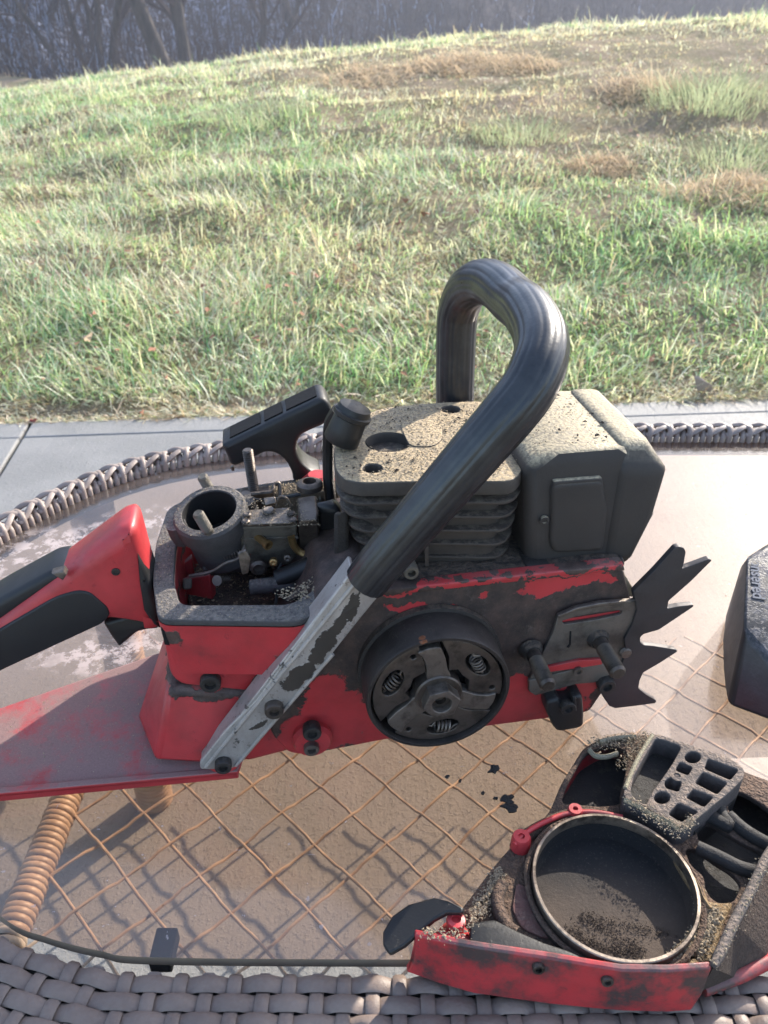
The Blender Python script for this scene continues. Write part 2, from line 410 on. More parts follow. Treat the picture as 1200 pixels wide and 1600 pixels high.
    d = t.n('BsdfDiffuse'); tr = t.n('BsdfTranslucent'); gl = t.n('BsdfGlossy'); gl.inputs['Roughness'].default_value = .5
    t.set(d.inputs[0], at_.outputs[0]); t.set(tr.inputs[0], t.mix(1.0, at_.outputs[0], (1.15, 1.2, .9), 'MULTIPLY'))
    m1 = t.n('MixShader'); m1.inputs[0].default_value = .5; t.set(m1.inputs[1], d.outputs[0]); t.set(m1.inputs[2], tr.outputs[0])
    m2 = t.n('MixShader'); m2.inputs[0].default_value = .07; t.set(m2.inputs[1], m1.outputs[0]); t.set(m2.inputs[2], gl.outputs[0])
    t.set(t.out.inputs[0], m2.outputs[0]); me.materials.append(t.m)
    o = bpy.data.objects.new('turf_grass', me); COL.objects.link(o)
    tag(o, 'long matted winter turf, green and straw coloured, covering the slope behind the patio', 'grass'); o['kind'] = 'stuff'
build_grass()

# fallen leaves, a wood chip and small stones caught in the turf
t = NT('dead_leaf'); t.pbr(t.mix(t.noise(60, 4), (0.20, 0.07, 0.035), (0.33, 0.17, 0.09)), .8, 0, t.bump(t.noise(200, 3), .5, .002)); M_LEAF = t.m
t = NT('pale_leaf'); t.pbr(t.mix(t.noise(60, 4), (0.42, 0.28, 0.17), (0.55, 0.42, 0.28)), .8, 0, t.bump(t.noise(200, 3), .5, .002)); M_PALE = t.m
t = NT('red_leaf'); t.pbr(t.mix(t.noise(60, 4), (0.32, 0.04, 0.03), (0.22, 0.08, 0.05)), .8); M_REDL = t.m
def leaf(px, py, size, lift, mat, label, seed, group=None):
    d = ray(px, py).normalized(); y = 1.8
    for k in range(3000):                   # walk the sight line to the turf
        p = CAM + d * (k * 0.005 + 1.5)
        if p.z < float(hgt(p.x, p.y)) + lift: break
    r = random.Random(seed); n = 11; V = [p + ZZ * size * .12]; 
    tilt = Matrix.Rotation(r.uniform(0, 6), 3, 'Z') @ Matrix.Rotation(r.uniform(.2, .8), 3, 'X')
    for i in range(n):
        a = 2 * PI * i / n; q = size * (1.0 if i % 2 else .55) * (1.25 if i in (1, 0) else .9) * r.uniform(.8, 1.1)
        V.append(p + tilt @ Vector((q * math.cos(a), q * .7 * math.sin(a), size * .35 * math.sin(a * 2 + r.random()))))
    F = [(0, i + 1, (i + 1) % n + 1) for i in range(n)]
    V2 = [v - ZZ * .0012 for v in V]; k = len(V)
    F2 = [tuple(i + k for i in f[::-1]) for f in F] + [(i + 1, (i + 1) % n + 1, (i + 1) % n + 1 + k, i + 1 + k) for i in range(n)]
    o = mk('fallen_leaf', (V + V2, F + F2), mat, None, smooth=60, origin=p); tag(o, label, 'leaf', group)
leaf(135, 528, .022, .07, M_PALE, 'pale tan leaf curled up in the turf at the left', 1)
leaf(52, 657, .014, .02, M_REDL, 'small dark red leaf lying where the patio joint meets the turf', 2)
leaf(260, 590, .010, .05, M_LEAF, 'small brown leaf low in the turf above the starter grip', 3)
leaf(626, 349, .028, .06, M_LEAF, 'dark brown leaf in the middle of the turf, nearer of two', 4)
leaf(664, 334, .022, .06, M_LEAF, 'small rusty brown leaf in the turf just beyond its darker neighbour', 5)
leaf(590, 250, .03, .03, M_LEAF, 'orange brown leaf far up the slope left of the worn patch', 6)
leaf(222, 645, .012, .02, M_LEAF, 'reddish brown leaf crumb on the straw along the patio edge', 8)
t = NT('weathered_wood'); t.pbr(t.mix(t.noise(40, 5, .7, t.map((1, 1, 8))), (0.22, .17, .13), (.38, .31, .25)), .9, 0, t.bump(t.noise(150, 4), .6, .002)); M_OLD = t.m
c0 = G(1098, 606, 0.02)
o = mk('wood_chip', hull([c0 + Vector(v) for v in ((-.03, 0, .03), (-.02, .005, .033), (.0, -.006, .02), (.035, 0, -.012), (.02, .01, -.012), (-.012, 0, -.01), (.02, -.008, .01))]), M_OLD, None, smooth=20, bevel=.001, origin=c0)
tag(o, 'grey splinter of wood standing in the turf at the patio edge on the right', 'wood chip')

# dead twig standing among the grass
def groundpt(px, py, lift=0.0):
    d = ray(px, py).normalized()
    for k in range(6000):
        p = CAM + d * (k * 0.005 + 1.5)
        if p.z < float(hgt(p.x, p.y)) + lift: return p
    return p
# scattered leaf litter and dark thatch crumbs in the turf
r_ = np.random.default_rng(77); n_ = 1500; yy = 1.9 * (11 / 1.9) ** r_.random(n_); xx = (r_.random(n_) * 2 - 1) * .6 * yy; zz = hgt(xx, yy) + .02 + .025 * r_.random(n_); V = []; F = []
for i in range(n_):
    if yy[i] < edge_y(xx[i]) + .02: continue
    s_ = .006 + .012 * r_.random() ** 2; a = r_.random() * 6.3; c, d = math.cos(a) * s_, math.sin(a) * s_; k = len(V); t1, t2, t3 = (r_.random(3) - .5) * s_
    V += [(xx[i] - c, yy[i] - d, zz[i] + t1), (xx[i] - d * .5, yy[i] + c * .5, zz[i] + t2), (xx[i] + c, yy[i] + d, zz[i] + t3), (xx[i] + d * .5, yy[i] - c * .5, zz[i])]; F += [(k, k + 1, k + 2), (k, k + 2, k + 3)]
o = mk('leaf_litter', (V, F), M_LEAF, None, smooth=0, origin=(0, 2, 0)); tag(o, 'small brown leaf crumbs scattered all through the turf', 'leaf litter'); o['kind'] = 'stuff'
# tufts of bleached straw heaped on the worn patch: each clump a thing of its own
t = NT('straw'); d_ = t.n('BsdfDiffuse'); tr_ = t.n('BsdfTranslucent'); cc = t.mix(t.noise(30, 3), (.52, .39, .26), (.78, .64, .44))
t.set(d_.inputs[0], cc); t.set(tr_.inputs[0], cc); mm = t.n('MixShader'); mm.inputs[0].default_value = .4; t.set(mm.inputs[1], d_.outputs[0]); t.set(mm.inputs[2], tr_.outputs[0]); t.set(t.out.inputs[0], mm.outputs[0]); M_STRAW = t.m
def tuft(px, py, rx, ry, h, n, label, mat=None, seed=0):
    c = groundpt(px, py); r = np.random.default_rng(seed + 50); V = []; F = []
    for i in range(n):
        a = r.random() * 2 * PI; q = r.random() ** .5; x = c.x + rx * q * math.cos(a); y = c.y + ry * q * math.sin(a)
        dome = h * (1 - q * q); z = float(hgt(x, y)) + dome * r.random() * .7; az = r.normal(0, .9) + .4 + (PI if r.random() < .5 else 0); le = .05 + .09 * r.random(); el = r.normal(.12, .35)
        wv = max(.0035, .0009 * y); d = Vector((math.cos(az) * math.cos(el), math.sin(az) * math.cos(el), math.sin(el))); s = Vector((-d.y, d.x, .3)).normalized() * wv / 2
        p = Vector((x, y, z)); m = p + d * le * .5 + ZZ * .01; e = p + d * le - ZZ * .004; k = len(V)
        V += [p - s, p + s, m - s, m + s, e]; F += [(k, k + 1, k + 3, k + 2), (k + 2, k + 3, k + 4)]
    o = mk('straw_tuft', (V, F), mat or M_STRAW, None, smooth=0, origin=c); tag(o, label, 'straw', 'heaps of bleached straw on the slope')
tuft(1150, 305, .34, .16, .07, 1500, 'largest heap of bleached straw, at the right edge nearest the patio')
tuft(940, 268, .16, .10, .05, 600, 'small sandy straw heap left of the largest heap')
tuft(750, 108, .55, .28, .09, 1500, 'long pinkish straw heap far up the slope under the woods', seed=2)
tuft(1010, 140, .28, .2, .09, 700, 'straw heap far up on the right beyond the worn patch', seed=3)
tuft(570, 122, .35, .3, .06, 700, 'low straw heap left of the long pinkish one', seed=4)
# coarse tussocks that stand above the turf
t = NT('tussock_grass'); d_ = t.n('BsdfDiffuse'); tr_ = t.n('BsdfTranslucent'); cc = t.mix(t.noise(25, 3), (.30, .37, .18), (.60, .62, .40))
t.set(d_.inputs[0], cc); t.set(tr_.inputs[0], cc); mm = t.n('MixShader'); mm.inputs[0].default_value = .5; t.set(mm.inputs[1], d_.outputs[0]); t.set(mm.inputs[2], tr_.outputs[0]); t.set(t.out.inputs[0], mm.outputs[0]); M_TUSS = t.m
def tussock(px, py, rad, h, n, label, seed):
    c = groundpt(px, py); r = np.random.default_rng(seed); V = []; F = []
    for i in range(n):
        a = r.random() * 2 * PI; q = r.random() ** .5 * rad; x = c.x + q * math.cos(a); y = c.y + q * .7 * math.sin(a); z = float(hgt(x, y))
        az = a + r.normal(0, .6); le = h * (.6 + .7 * r.random()); ln = .25 + .6 * r.random(); wv = max(.004, .0008 * y)
        s = Vector((-math.sin(az), math.cos(az), 0)) * wv / 2; p = Vector((x, y, z)); k = len(V)
        for j in range(4):
            V += [p - s * (1 - j * .28), p + s * (1 - j * .28)]; aa = ln + j * .38
            p = p + Vector((math.cos(az) * math.sin(aa), math.sin(az) * math.sin(aa), math.cos(aa))) * le / 3
            if j: F.append((k + 2 * j - 2, k + 2 * j - 1, k + 2 * j + 1, k + 2 * j))
    o = mk('grass_tussock', (V, F), M_TUSS, None, smooth=0, origin=c); tag(o, label, 'grass tussock', 'coarse grass tussocks on the slope')
tussock(1110, 160, .32, .2, 600, 'coarse pale tussock at the right near the top of the slope', 1)
tussock(1150, 255, .2, .13, 350, 'coarse tussock at the right edge behind the largest straw heap', 2)
tussock(810, 215, .22, .12, 300, 'bright green tussock in the middle of the worn patch', 3)
tussock(395, 190, .3, .12, 380, 'pale tussock on the left half of the slope', 4)

# ------------------------------------------------------------------ trees and brush at the wood's edge
t = NT('bark'); t.pbr(t.mix(t.ramp(t.noise(6, 6, .7, t.map((1, 1, .25))), .35, .65), (0.035, 0.03, 0.028), (0.10, 0.085, 0.075)), .95, 0, t.bump(t.noise(14, 6, .7, t.map((1, 1, .2))), 1, .03), .2); M_BARK = t.m
t = NT('twig'); t.pbr(t.mix(t.noise(3, 3), (0.05, 0.042, 0.045), (0.13, 0.10, 0.095)), .95, 0, None, .1); M_TWIG = t.m
def make_tree(base, h, r0, nst, label, seed, spread=.5, group='bare trees at the edge of the wood', twigs=1.0, lean=(0, 0)):
    rd = random.Random(seed); e = thing('bare_tree', label, 'tree', base, 0, group); TR = []; BR = []
    def grow(p, d, ln, r, lev):
        n = 5; pts = [p]; q = p.copy(); dd = d.copy()
        for i in range(n):
            dd = (dd + Vector((rd.gauss(0, .09), rd.gauss(0, .09), rd.gauss(.02, .05)))).normalized(); q = q + dd * ln / n; pts.append(q.copy())
        rr = [r * (1 - .55 * i / n) for i in range(n + 1)]
        if lev == 0: rr[0] *= 1.35
        (TR if lev == 0 else BR).append(tube(pts, rr, 8 if lev == 0 else (5 if lev < 3 else 3), cap=(lev == 0)))
        if lev >= 4: return
        nb = {0: 8, 1: 5, 2: 4, 3: 3}[lev]
        for k in range(int(nb * (twigs if lev > 1 else 1))):
            i = rd.randint(2 if lev == 0 else 1, n); a = rd.uniform(0, 2 * PI); u, v = frame_of(dd)
            nd = (dd * rd.uniform(.5, 1.0) + (u * math.cos(a) + v * math.sin(a)) * rd.uniform(.45, .9) + ZZ * .12).normalized()
            grow(pts[i].copy(), nd, ln * rd.uniform(.42, .68), max(rr[i] * rd.uniform(.4, .62), .006), lev + 1)
    for s in range(nst):
        a = rd.uniform(0, 2 * PI); k = spread if nst > 1 else 0.06
        grow(Vector(base) + Vector((math.cos(a), math.sin(a), 0)) * (.3 * (nst > 1)) - ZZ * .3, Vector((math.cos(a) * k + lean[0], math.sin(a) * k * .5 + lean[1], 1)).normalized(), h * rd.uniform(.5, .65), r0 * rd.uniform(.75, 1.1), 0)
    mk('trunk', join(*TR), M_BARK, e, smooth=60); mk('crown', join(*BR), M_TWIG, e, smooth=0); return e
def tree_at(px, dist, **kw):
    d = ray(px, 60); x = d.x / d.y * dist; z = float(hgt(x, dist)); return make_tree((x, dist, z), **kw)
tree_at(268, 19.5, h=9, r0=.19, nst=1, label='tall leafless tree with a thick dark leaning trunk above the left of the crest', seed=11, lean=(-.12, 0))
tree_at(312, 20.5, h=9, r0=.16, nst=2, label='leafless tree with a twin trunk just right of the thick leaning one', seed=12, spread=.1)
tree_at(140, 21, h=6.5, r0=.10, nst=5, label='spreading multi-stemmed leafless tree at the upper left', seed=13, spread=.55, twigs=1.2)
tree_at(55, 24, h=5, r0=.06, nst=4, label='small twiggy leafless tree nearest the left edge', seed=14, spread=.6)
tree_at(400, 26, h=8, r0=.10, nst=2, label='thin pale twin-stemmed tree in the darker part of the wood', seed=15, spread=.25)
tree_at(455, 30, h=9, r0=.13, nst=1, label='slim straight tree right of the thin twin-stemmed one', seed=16)
tree_at(200, 30, h=8, r0=.12, nst=1, label='slim tree standing back between the spreading tree and the leaning one', seed=17)
for i, (px, d) in enumerate([(530, 38), (640, 44), (760, 50), (-80, 34), (880, 56), (-220, 30), (1010, 62), (1180, 66)]):
    lb = ['far leafless tree directly above the middle of the crest', 'far leafless tree above the worn patch', 'faint leafless tree high on the wooded hill', 'leafless tree just beyond the left edge',
          'hazy leafless tree over the right half of the crest', 'leafless tree well beyond the left edge', 'hazy far tree near the upper right', 'farthest hazy tree at the upper right corner'][i]
    tree_at(px, d, h=8, r0=.13, nst=1, label=lb, seed=30 + i, twigs=.8)
def brush(name, n, region, label, mat, seed, hmin=.5, hmax=2.2, wid=.012):
    r = np.random.default_rng(seed); x, y = region(r, n); z = hgt(x, y); V = []; 
    az = r.random(n) * 2 * PI; le = hmin + (hmax - hmin) * r.random(n) ** 1.5; ln = np.abs(r.normal(0, .5, n)); w_ = wid * (.5 + r.random(n)) * (y / 24)
    d = np.stack([np.cos(az) * np.sin(ln), np.sin(az) * np.sin(ln), np.cos(ln)], -1); s = np.stack([-np.sin(az), np.cos(az) * .0 + .2, az * 0], -1); s /= np.linalg.norm(s, axis=1)[:, None]
    s = np.where(np.abs(s[:, :1]) < .3, np.array([[1., 0, 0]]), s)
    p = np.stack([x, y, z], -1); m = p + d * (le * .5)[:, None]; e = p + d * le[:, None] + np.stack([r.normal(0, .15, n), r.normal(0, .15, n), r.normal(-.1, .15, n)], -1)
    ws = s * w_[:, None]
    V = np.stack([p - ws, p + ws, m - ws * .7, m + ws * .7, e], 1).reshape(-1, 3); b = np.arange(n)[:, None] * 5
    F = [tuple(q) for q in (b + np.array([[0, 1, 3, 2]])).tolist()] + [tuple(q) for q in (b + np.array([[2, 3, 4]])).tolist()]
    me = bpy.data.meshes.new(name); me.from_pydata(V.tolist(), [], F); me.materials.append(mat)
    o = bpy.data.objects.new(name, me); COL.objects.link(o); tag(o, label, 'undergrowth'); o['kind'] = 'stuff'
brush('undergrowth', 40000, lambda r, n: ((r.random(n) * 2 - 1) * 30, 18 + 30 * r.random(n) ** 1.3), 'dense leafless undergrowth and saplings filling the shaded wood behind the crest', M_TWIG, 5)
t = NT('frosted_weed'); t.pbr(t.mix(t.noise(3, 3), (0.12, 0.14, 0.19), (0.50, 0.57, 0.74)), .95, 0, None, .1); M_FROST = t.m
brush('frosted_weeds', 9000, lambda r, n: (-13 + 8 * r.standard_normal(n), 19 + 22 * r.random(n) ** 1.2), 'pale frosted weeds in the hollow at the upper left', M_FROST, 6, .2, .9, .018)

# ------------------------------------------------------------------ patio
t = NT('patio_concrete')
c = t.mix(t.ramp(t.noise(5, 8, .65), .35, .7), (0.178, 0.176, 0.172), (0.228, 0.224, 0.218))
c = t.mix(t.ramp(t.noise(420, 3, .7), .62, .75), c, (0.2, .19, .18))
c = t.mix(t.ramp(t.noise(38, 6, .8), .66, .74), c, (0.36, .35, .33))
br = t.noise(55, 6, .7, t.map((1, .12, 1)))
hh = t.math('ADD', t.math('MULTIPLY', br, .7), t.math('MULTIPLY', t.noise(300, 4, .7), .5))
hh = t.math('ADD', hh, t.math('MULTIPLY', t.ramp(t.noise(140, 5, .7), .5, .7), .35))
t.pbr(c, .62, 0, t.bump(hh, .8, .0025), .45); M_CONC = t.m
def slab(pts, name='patio_slab', z=0.0, th=.12):
    V = [Vector((x, y, z)) for x, y in pts] + [Vector((x, y, z - th)) for x, y in pts]; n = len(pts)
    F = [tuple(range(n)), tuple(range(n, 2 * n))[::-1]] + [(i, (i + 1) % n, n + (i + 1) % n, n + i) for i in range(n)]
    o = mk(name, (V, F), M_CONC, None, smooth=30, bevel=.004, origin=(0, 0, 0)); structure(o); return o
def jx(y, off=0): return -0.86 - (y - 1.763) * 0.125 + off
def strip(a, b, w0, w1):   # between two distances inside the edge line
    return [(a(edge_y(-1) - w0), edge_y(a(edge_y(-1) - w0)) - w0), (b, edge_y(b) - w0), (b, edge_y(b) - w1), (a(edge_y(-1) - w1), edge_y(a(edge_y(-1) - w1)) - w1)]
jr = lambda y: jx(y, .004); jl = lambda y: jx(y, -.004)
slab(strip(jr, 3.2, 0.004, 0.088)); slab(strip(jr, 3.2, 0.0905, 2.6))
def lstrip(w0, w1):
    y0 = edge_y(-1) - w0; y1 = edge_y(-1) - w1
    return [(-3.2, edge_y(-3.2) - w0), (jl(y0), edge_y(jl(y0)) - w0), (jl(y1), edge_y(jl(y1)) - w1), (-3.2, edge_y(-3.2) - w1)]
slab(lstrip(0.004, 0.088)); slab(lstrip(0.0905, 2.6))

# ------------------------------------------------------------------ wicker table
TB = thing('wicker_table', 'low oval rattan table with a dusty bronze glass top and woven grey brown rim', 'table', (0.2, 0.47, 0))
OUT = [(-.105, .206), (-.13, .209), (-.157, .2155), (-.183, .226), (-.245, .268), (-.305, .345), (-.332, .45), (-.315, .546), (-.25, .646), (-.16, .697), (0, .726), (.15, .737), (.3, .7385), (.45, .735), (.6, .715), (.75, .64), (.82, .48), (.75, .3), (.6, .222), (.45, .206), (.2, .205), (.01, .205)]
GP = spline([(x, y, 0) for x, y in OUT], 8, True); GN = len(GP)
GA = np.array([[p.x, p.y] for p in GP])
def gpath(closed=GA):
    d = np.linalg.norm(np.roll(closed, -1, 0) - closed, axis=1); return np.concatenate([[0], np.cumsum(d)])
GS = gpath(); GLEN = GS[-1]
def gat(s, off=0.0):       # point at arc length s, offset outwards
    s = s % GLEN; i = int(np.searchsorted(GS, s, side='right') - 1) % GN; f = (s - GS[i]) / max(GS[i + 1] - GS[i], 1e-9)
    a, b = GA[i], GA[(i + 1) % GN]; p = a + (b - a) * f
    def nrm(i):
        q = GA[(i + 1) % GN] - GA[(i - 1) % GN]; q = q / np.linalg.norm(q); return np.array([-q[1], q[0]])
    n = nrm(i) * (1 - f) + nrm((i + 1) % GN) * f; n /= np.linalg.norm(n); return p + n * off, n
_p, _n = gat(0.001); SGN = 1.0 if (_p + _n * .01 - np.array([.2, .47])).dot(_p - np.array([.2, .47])) > (_p - np.array([.2, .47])).dot(_p - np.array([.2, .47])) else -1.0
def rim(s, off, z):
    p, n = gat(s, off * SGN); return Vector((p[0], p[1], TABLE + z)), Vector((n[0] * SGN, n[1] * SGN, 0))
t = NT('bronze_glass'); upz = 1.0
tra = t.n('BsdfTransparent'); t.set(tra.inputs[0], (0.72, 0.54, 0.395))
glo = t.n('BsdfGlossy'); glo.inputs['Roughness'].default_value = .04; t.set(glo.inputs['Roughness'], t.ramp(t.noise(30, 4), .3, .7, .05, .16))
fz = t.n('Fresnel'); fz.inputs[0].default_value = 1.5
fac = t.math('MULTIPLY', fz.outputs[0], 1.15)
mx = t.n('MixShader'); t.set(mx.inputs[0], fac); t.set(mx.inputs[1], tra.outputs[0]); t.set(mx.inputs[2], glo.outputs[0])
# dried dust, thicker in splotches towards the back left
dif = t.n('BsdfDiffuse'); t.set(dif.inputs[0], (0.50, 0.43, 0.41))
W = t.warp(.09, 14)
# object space: x-0.2, y-0.47
bl = []
def gb(px, py, rx, ry, rot=0):
    q = T(px, py, 0); return (q.x - .2, q.y - .47, rx, ry, rot)
acc = None
for (cx, cy, rx, ry, a) in [gb(100, 860, .085, .045, .35), gb(215, 815, .07, .022, .3), gb(40, 930, .06, .03), gb(1138, 826, .011, .008), gb(190, 1010, .07, .03)]:
    m_ = t.map(scale=(rx, ry, 1e3), loc_=(cx, cy, 0), rot=(0, 0, a), vec=W, typ='TEXTURE'); l_ = t.n('VectorMath', operation='LENGTH'); t.set(l_.inputs[0], m_)
    f_ = t.ramp(l_.outputs['Value'], .35, 1.15, 1, 0); acc = f_ if acc is None else t.math('MAXIMUM', acc, f_)
spl = t.math('MULTIPLY', acc, t.ramp(t.noise(75, 9, .72), .44, .56))
spots = t.math('MULTIPLY', t.ramp(t.noise(210, 4, .6), .66, .72), .5)
scr = t.math('MULTIPLY', t.ramp(t.noise(90, 5, .8, t.map((1, .06, 1), rot=(0, 0, .7))), .68, .74), .25)
film = t.ramp(t.noise(7, 6, .6), .3, .75, .04, .11)
df = t.math('MAXIMUM', t.math('MAXIMUM', t.math('MULTIPLY', spl, .62), spots), t.math('MAXIMUM', scr, film))
mx2 = t.n('MixShader'); t.set(mx2.inputs[0], df); t.set(mx2.inputs[1], mx.outputs[0]); t.set(mx2.inputs[2], dif.outputs[0]); haz = t.n('BsdfGlossy'); haz.inputs['Roughness'].default_value = .35; t.set(haz.inputs[0], (1, .95, .95)); mx3 = t.n('MixShader'); t.set(mx3.inputs[0], t.ramp(t.noise(9, 6, .6), .3, .7, .021, .031)); t.set(mx3.inputs[1], mx2.outputs[0]); t.set(mx3.inputs[2], haz.outputs[0])
t.set(t.out.inputs[0], mx3.outputs[0]); M_GLASS = t.m
t = NT('bronze_glass_underside'); tra = t.n('BsdfTransparent'); tra.inputs[0].default_value = (.97, .95, .93, 1); t.set(t.out.inputs[0], tra.outputs[0]); M_GLASS2 = t.m
t = NT('glass_edge'); t.pbr((0.24, 0.18, 0.13), .2, 0, None, .6); M_GEDGE = t.m
n = GN; V = [Vector((p.x, p.y, TABLE)) for p in GP] + [Vector((p.x, p.y, TABLE - .006)) for p in GP]
vg = mk('glass_top', (V, [tuple(range(n)), tuple(range(n, 2 * n))[::-1]] + [(i, (i + 1) % n, n + (i + 1) % n, n + i) for i in range(n)]), [M_GLASS, M_GLASS2, M_GEDGE], TB, smooth=0)
for p in vg.data.polygons:
    if len(p.vertices) == 4: p.material_index = 2
    else:
        p.material_index = 0 if p.center.z > TABLE - .003 else 1
        if (p.normal.z > 0) != (p.center.z > TABLE - .003): p.flip()
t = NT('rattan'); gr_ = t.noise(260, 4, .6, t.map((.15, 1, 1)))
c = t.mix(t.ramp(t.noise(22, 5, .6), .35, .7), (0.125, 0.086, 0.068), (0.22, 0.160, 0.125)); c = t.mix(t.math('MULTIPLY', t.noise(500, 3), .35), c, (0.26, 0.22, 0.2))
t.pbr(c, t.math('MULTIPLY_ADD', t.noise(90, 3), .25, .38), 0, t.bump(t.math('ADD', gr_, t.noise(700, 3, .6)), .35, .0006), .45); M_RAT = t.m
t = NT('rattan_sunlit_tone'); gr_ = t.noise(260, 4, .6, t.map((.15, 1, 1)))  # lighter copy of the rattan: sunlight on the far rim put into colour
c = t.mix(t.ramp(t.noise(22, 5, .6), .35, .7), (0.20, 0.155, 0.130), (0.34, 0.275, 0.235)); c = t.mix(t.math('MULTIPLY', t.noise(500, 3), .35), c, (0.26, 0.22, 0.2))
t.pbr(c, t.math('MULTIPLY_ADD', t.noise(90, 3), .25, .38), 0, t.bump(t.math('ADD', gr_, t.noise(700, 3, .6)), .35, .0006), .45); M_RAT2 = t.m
t = NT('dark_frame'); t.pbr((0.03, 0.027, 0.026), .8); M_DARK = t.m
t = NT('honey_rattan'); c = t.mix(t.ramp(t.noise(40, 4), .35, .7), (0.27, 0.195, 0.140), (0.38, 0.285, 0.21)); t.pbr(c, .45, 0, t.bump(t.noise(400, 3), .3, .0005)); M_HON = t.m

# near and left side of the rim: flat strands woven over staves
def prof(d):   # cross-section: d = distance from the inner edge along the surface
    if d < .050: return .006 + d, -.004 - .10 * d * d / .05
    a = (d - .050) / .030; a = min(a, 1.35)
    return .056 + .030 * math.sin(a), -.009 - .030 * (1 - math.cos(a)) - max(0, d - .050 - .030 * 1.35)
s_start = None
best = 1e9
for k in range(GN):
    if GA[k][0] < 0 and abs(GA[k][1] - .47) < best: best = abs(GA[k][1] - .47); SL = GS[k]
# near arc = from left extreme, through the near edge, to right end
pdir = 1 if gat(SL + .05)[0][1] < gat(SL)[0][1] else -1
NEARLEN = 1.30; PITCH_S = 0.0122; NST = int(NEARLEN / PITCH_S)
def sn(u): return SL + pdir * u
rowp = .0079; NROW = 9
def flattube(pts, nrm, wd, th, seg=8):
    V = []; F = []; n = len(pts)
    for k in range(n):
        tg = (pts[min(k + 1, n - 1)] - pts[max(k - 1, 0)]).normalized(); nn = (nrm[k] - tg * nrm[k].dot(tg)).normalized(); bb = tg.cross(nn)
        for i in range(seg):
            a = 2 * PI * i / seg; ca, sa = math.cos(a), math.sin(a)
            ca = math.copysign(abs(ca) ** .75, ca); V.append(pts[k] + bb * ca * wd / 2 + nn * sa * th / 2)
    for k in range(n - 1):
        for i in range(seg):
            j = (i + 1) % seg; F.append((k * seg + i, k * seg + j, (k + 1) * seg + j, (k + 1) * seg + i))
    F.append(tuple(range(seg))[::-1]); F.append(tuple((n - 1) * seg + i for i in range(seg))); return V, F
def surf(u, d, lift):
    o1, z1 = prof(d); o2, z2 = prof(d + .001); p, n_ = rim(sn(u), o1, z1)
    tx = (o2 - o1); tz = (z2 - z1); L_ = math.hypot(tx, tz); nn = (n_ * (-tz / L_) + ZZ * (tx / L_)); return p + nn * lift, nn
for r_ in range(NROW):
    pts = []; ns = []; d = .0045 + r_ * rowp; ns_ = NST * 6; jit = random.uniform(-.0003, .0003)
    for k in range(ns_ + 1):
        u = k * PITCH_S / 6; ph = k / 6 + (r_ % 2); cw = math.cos(PI * ph); cw = math.copysign(abs(cw) ** .6, cw)
        p, nn = surf(u, d + jit + .0004 * math.sin(u * 37 + r_), (.0013 + .0003 * math.sin(u * 91 + r_ * 3)) * cw + .0016); pts.append(p); ns.append(nn)
    mk('weave_strand', flattube(pts, ns, .0077 + random.uniform(-.0003, .0003), .0021), M_RAT, TB, smooth=50)
for k in range(NST + 1):
    u = k * PITCH_S; pts = []; ns = []; jit = random.uniform(-.0006, .0006)
    for j in range(NROW * 4 + 2):
        d = .0002 + j * rowp / 4; rr = (d - .0045) / rowp; cw = -math.cos(PI * (rr + k)) ; cw = math.copysign(abs(cw) ** .6, cw)
        p, nn = surf(u + jit, d, .0010 * cw + .0016); pts.append(p); ns.append(nn)
    pts.insert(0, pts[0] - ZZ * .006); ns.insert(0, (surf(u, .001, 0)[0] - surf(u, .003, 0)[0]).normalized())
    mk('stave', flattube(pts, ns, .0062, .0020, 6), M_RAT, TB, smooth=50)
# solid apron behind the weave, all the way round
V = []; F = []; K = 140; pr = [(.0055, -.02), (.006, -.0052)] + [prof(d_)[0:2] for d_ in (.02, .05, .065, .08)] + [(.06, -.055), (.012, -.04)]
for k in range(K):
    s = GLEN * k / K
    pp = gat(s)[0]; far = pp[1] > .46
    for (o_, z_) in (pr if not far else [(.0055, -.016), (.006, -.0052), (.012, -.0045), (.026, -.006), (.036, -.012), (.038, -.016), (.034, -.020), (.012, -.020)][:len(pr)]):
        p, _ = rim(s, o_, z_ - .0012); V.append(p)
m = len(pr)
for k in range(K):
    for j in range(m): F.append((k * m + j, k * m + (j + 1) % m, ((k + 1) % K) * m + (j + 1) % m, ((k + 1) % K) * m + j))
mk('rim_frame', (V, F), M_DARK, TB, smooth=30)
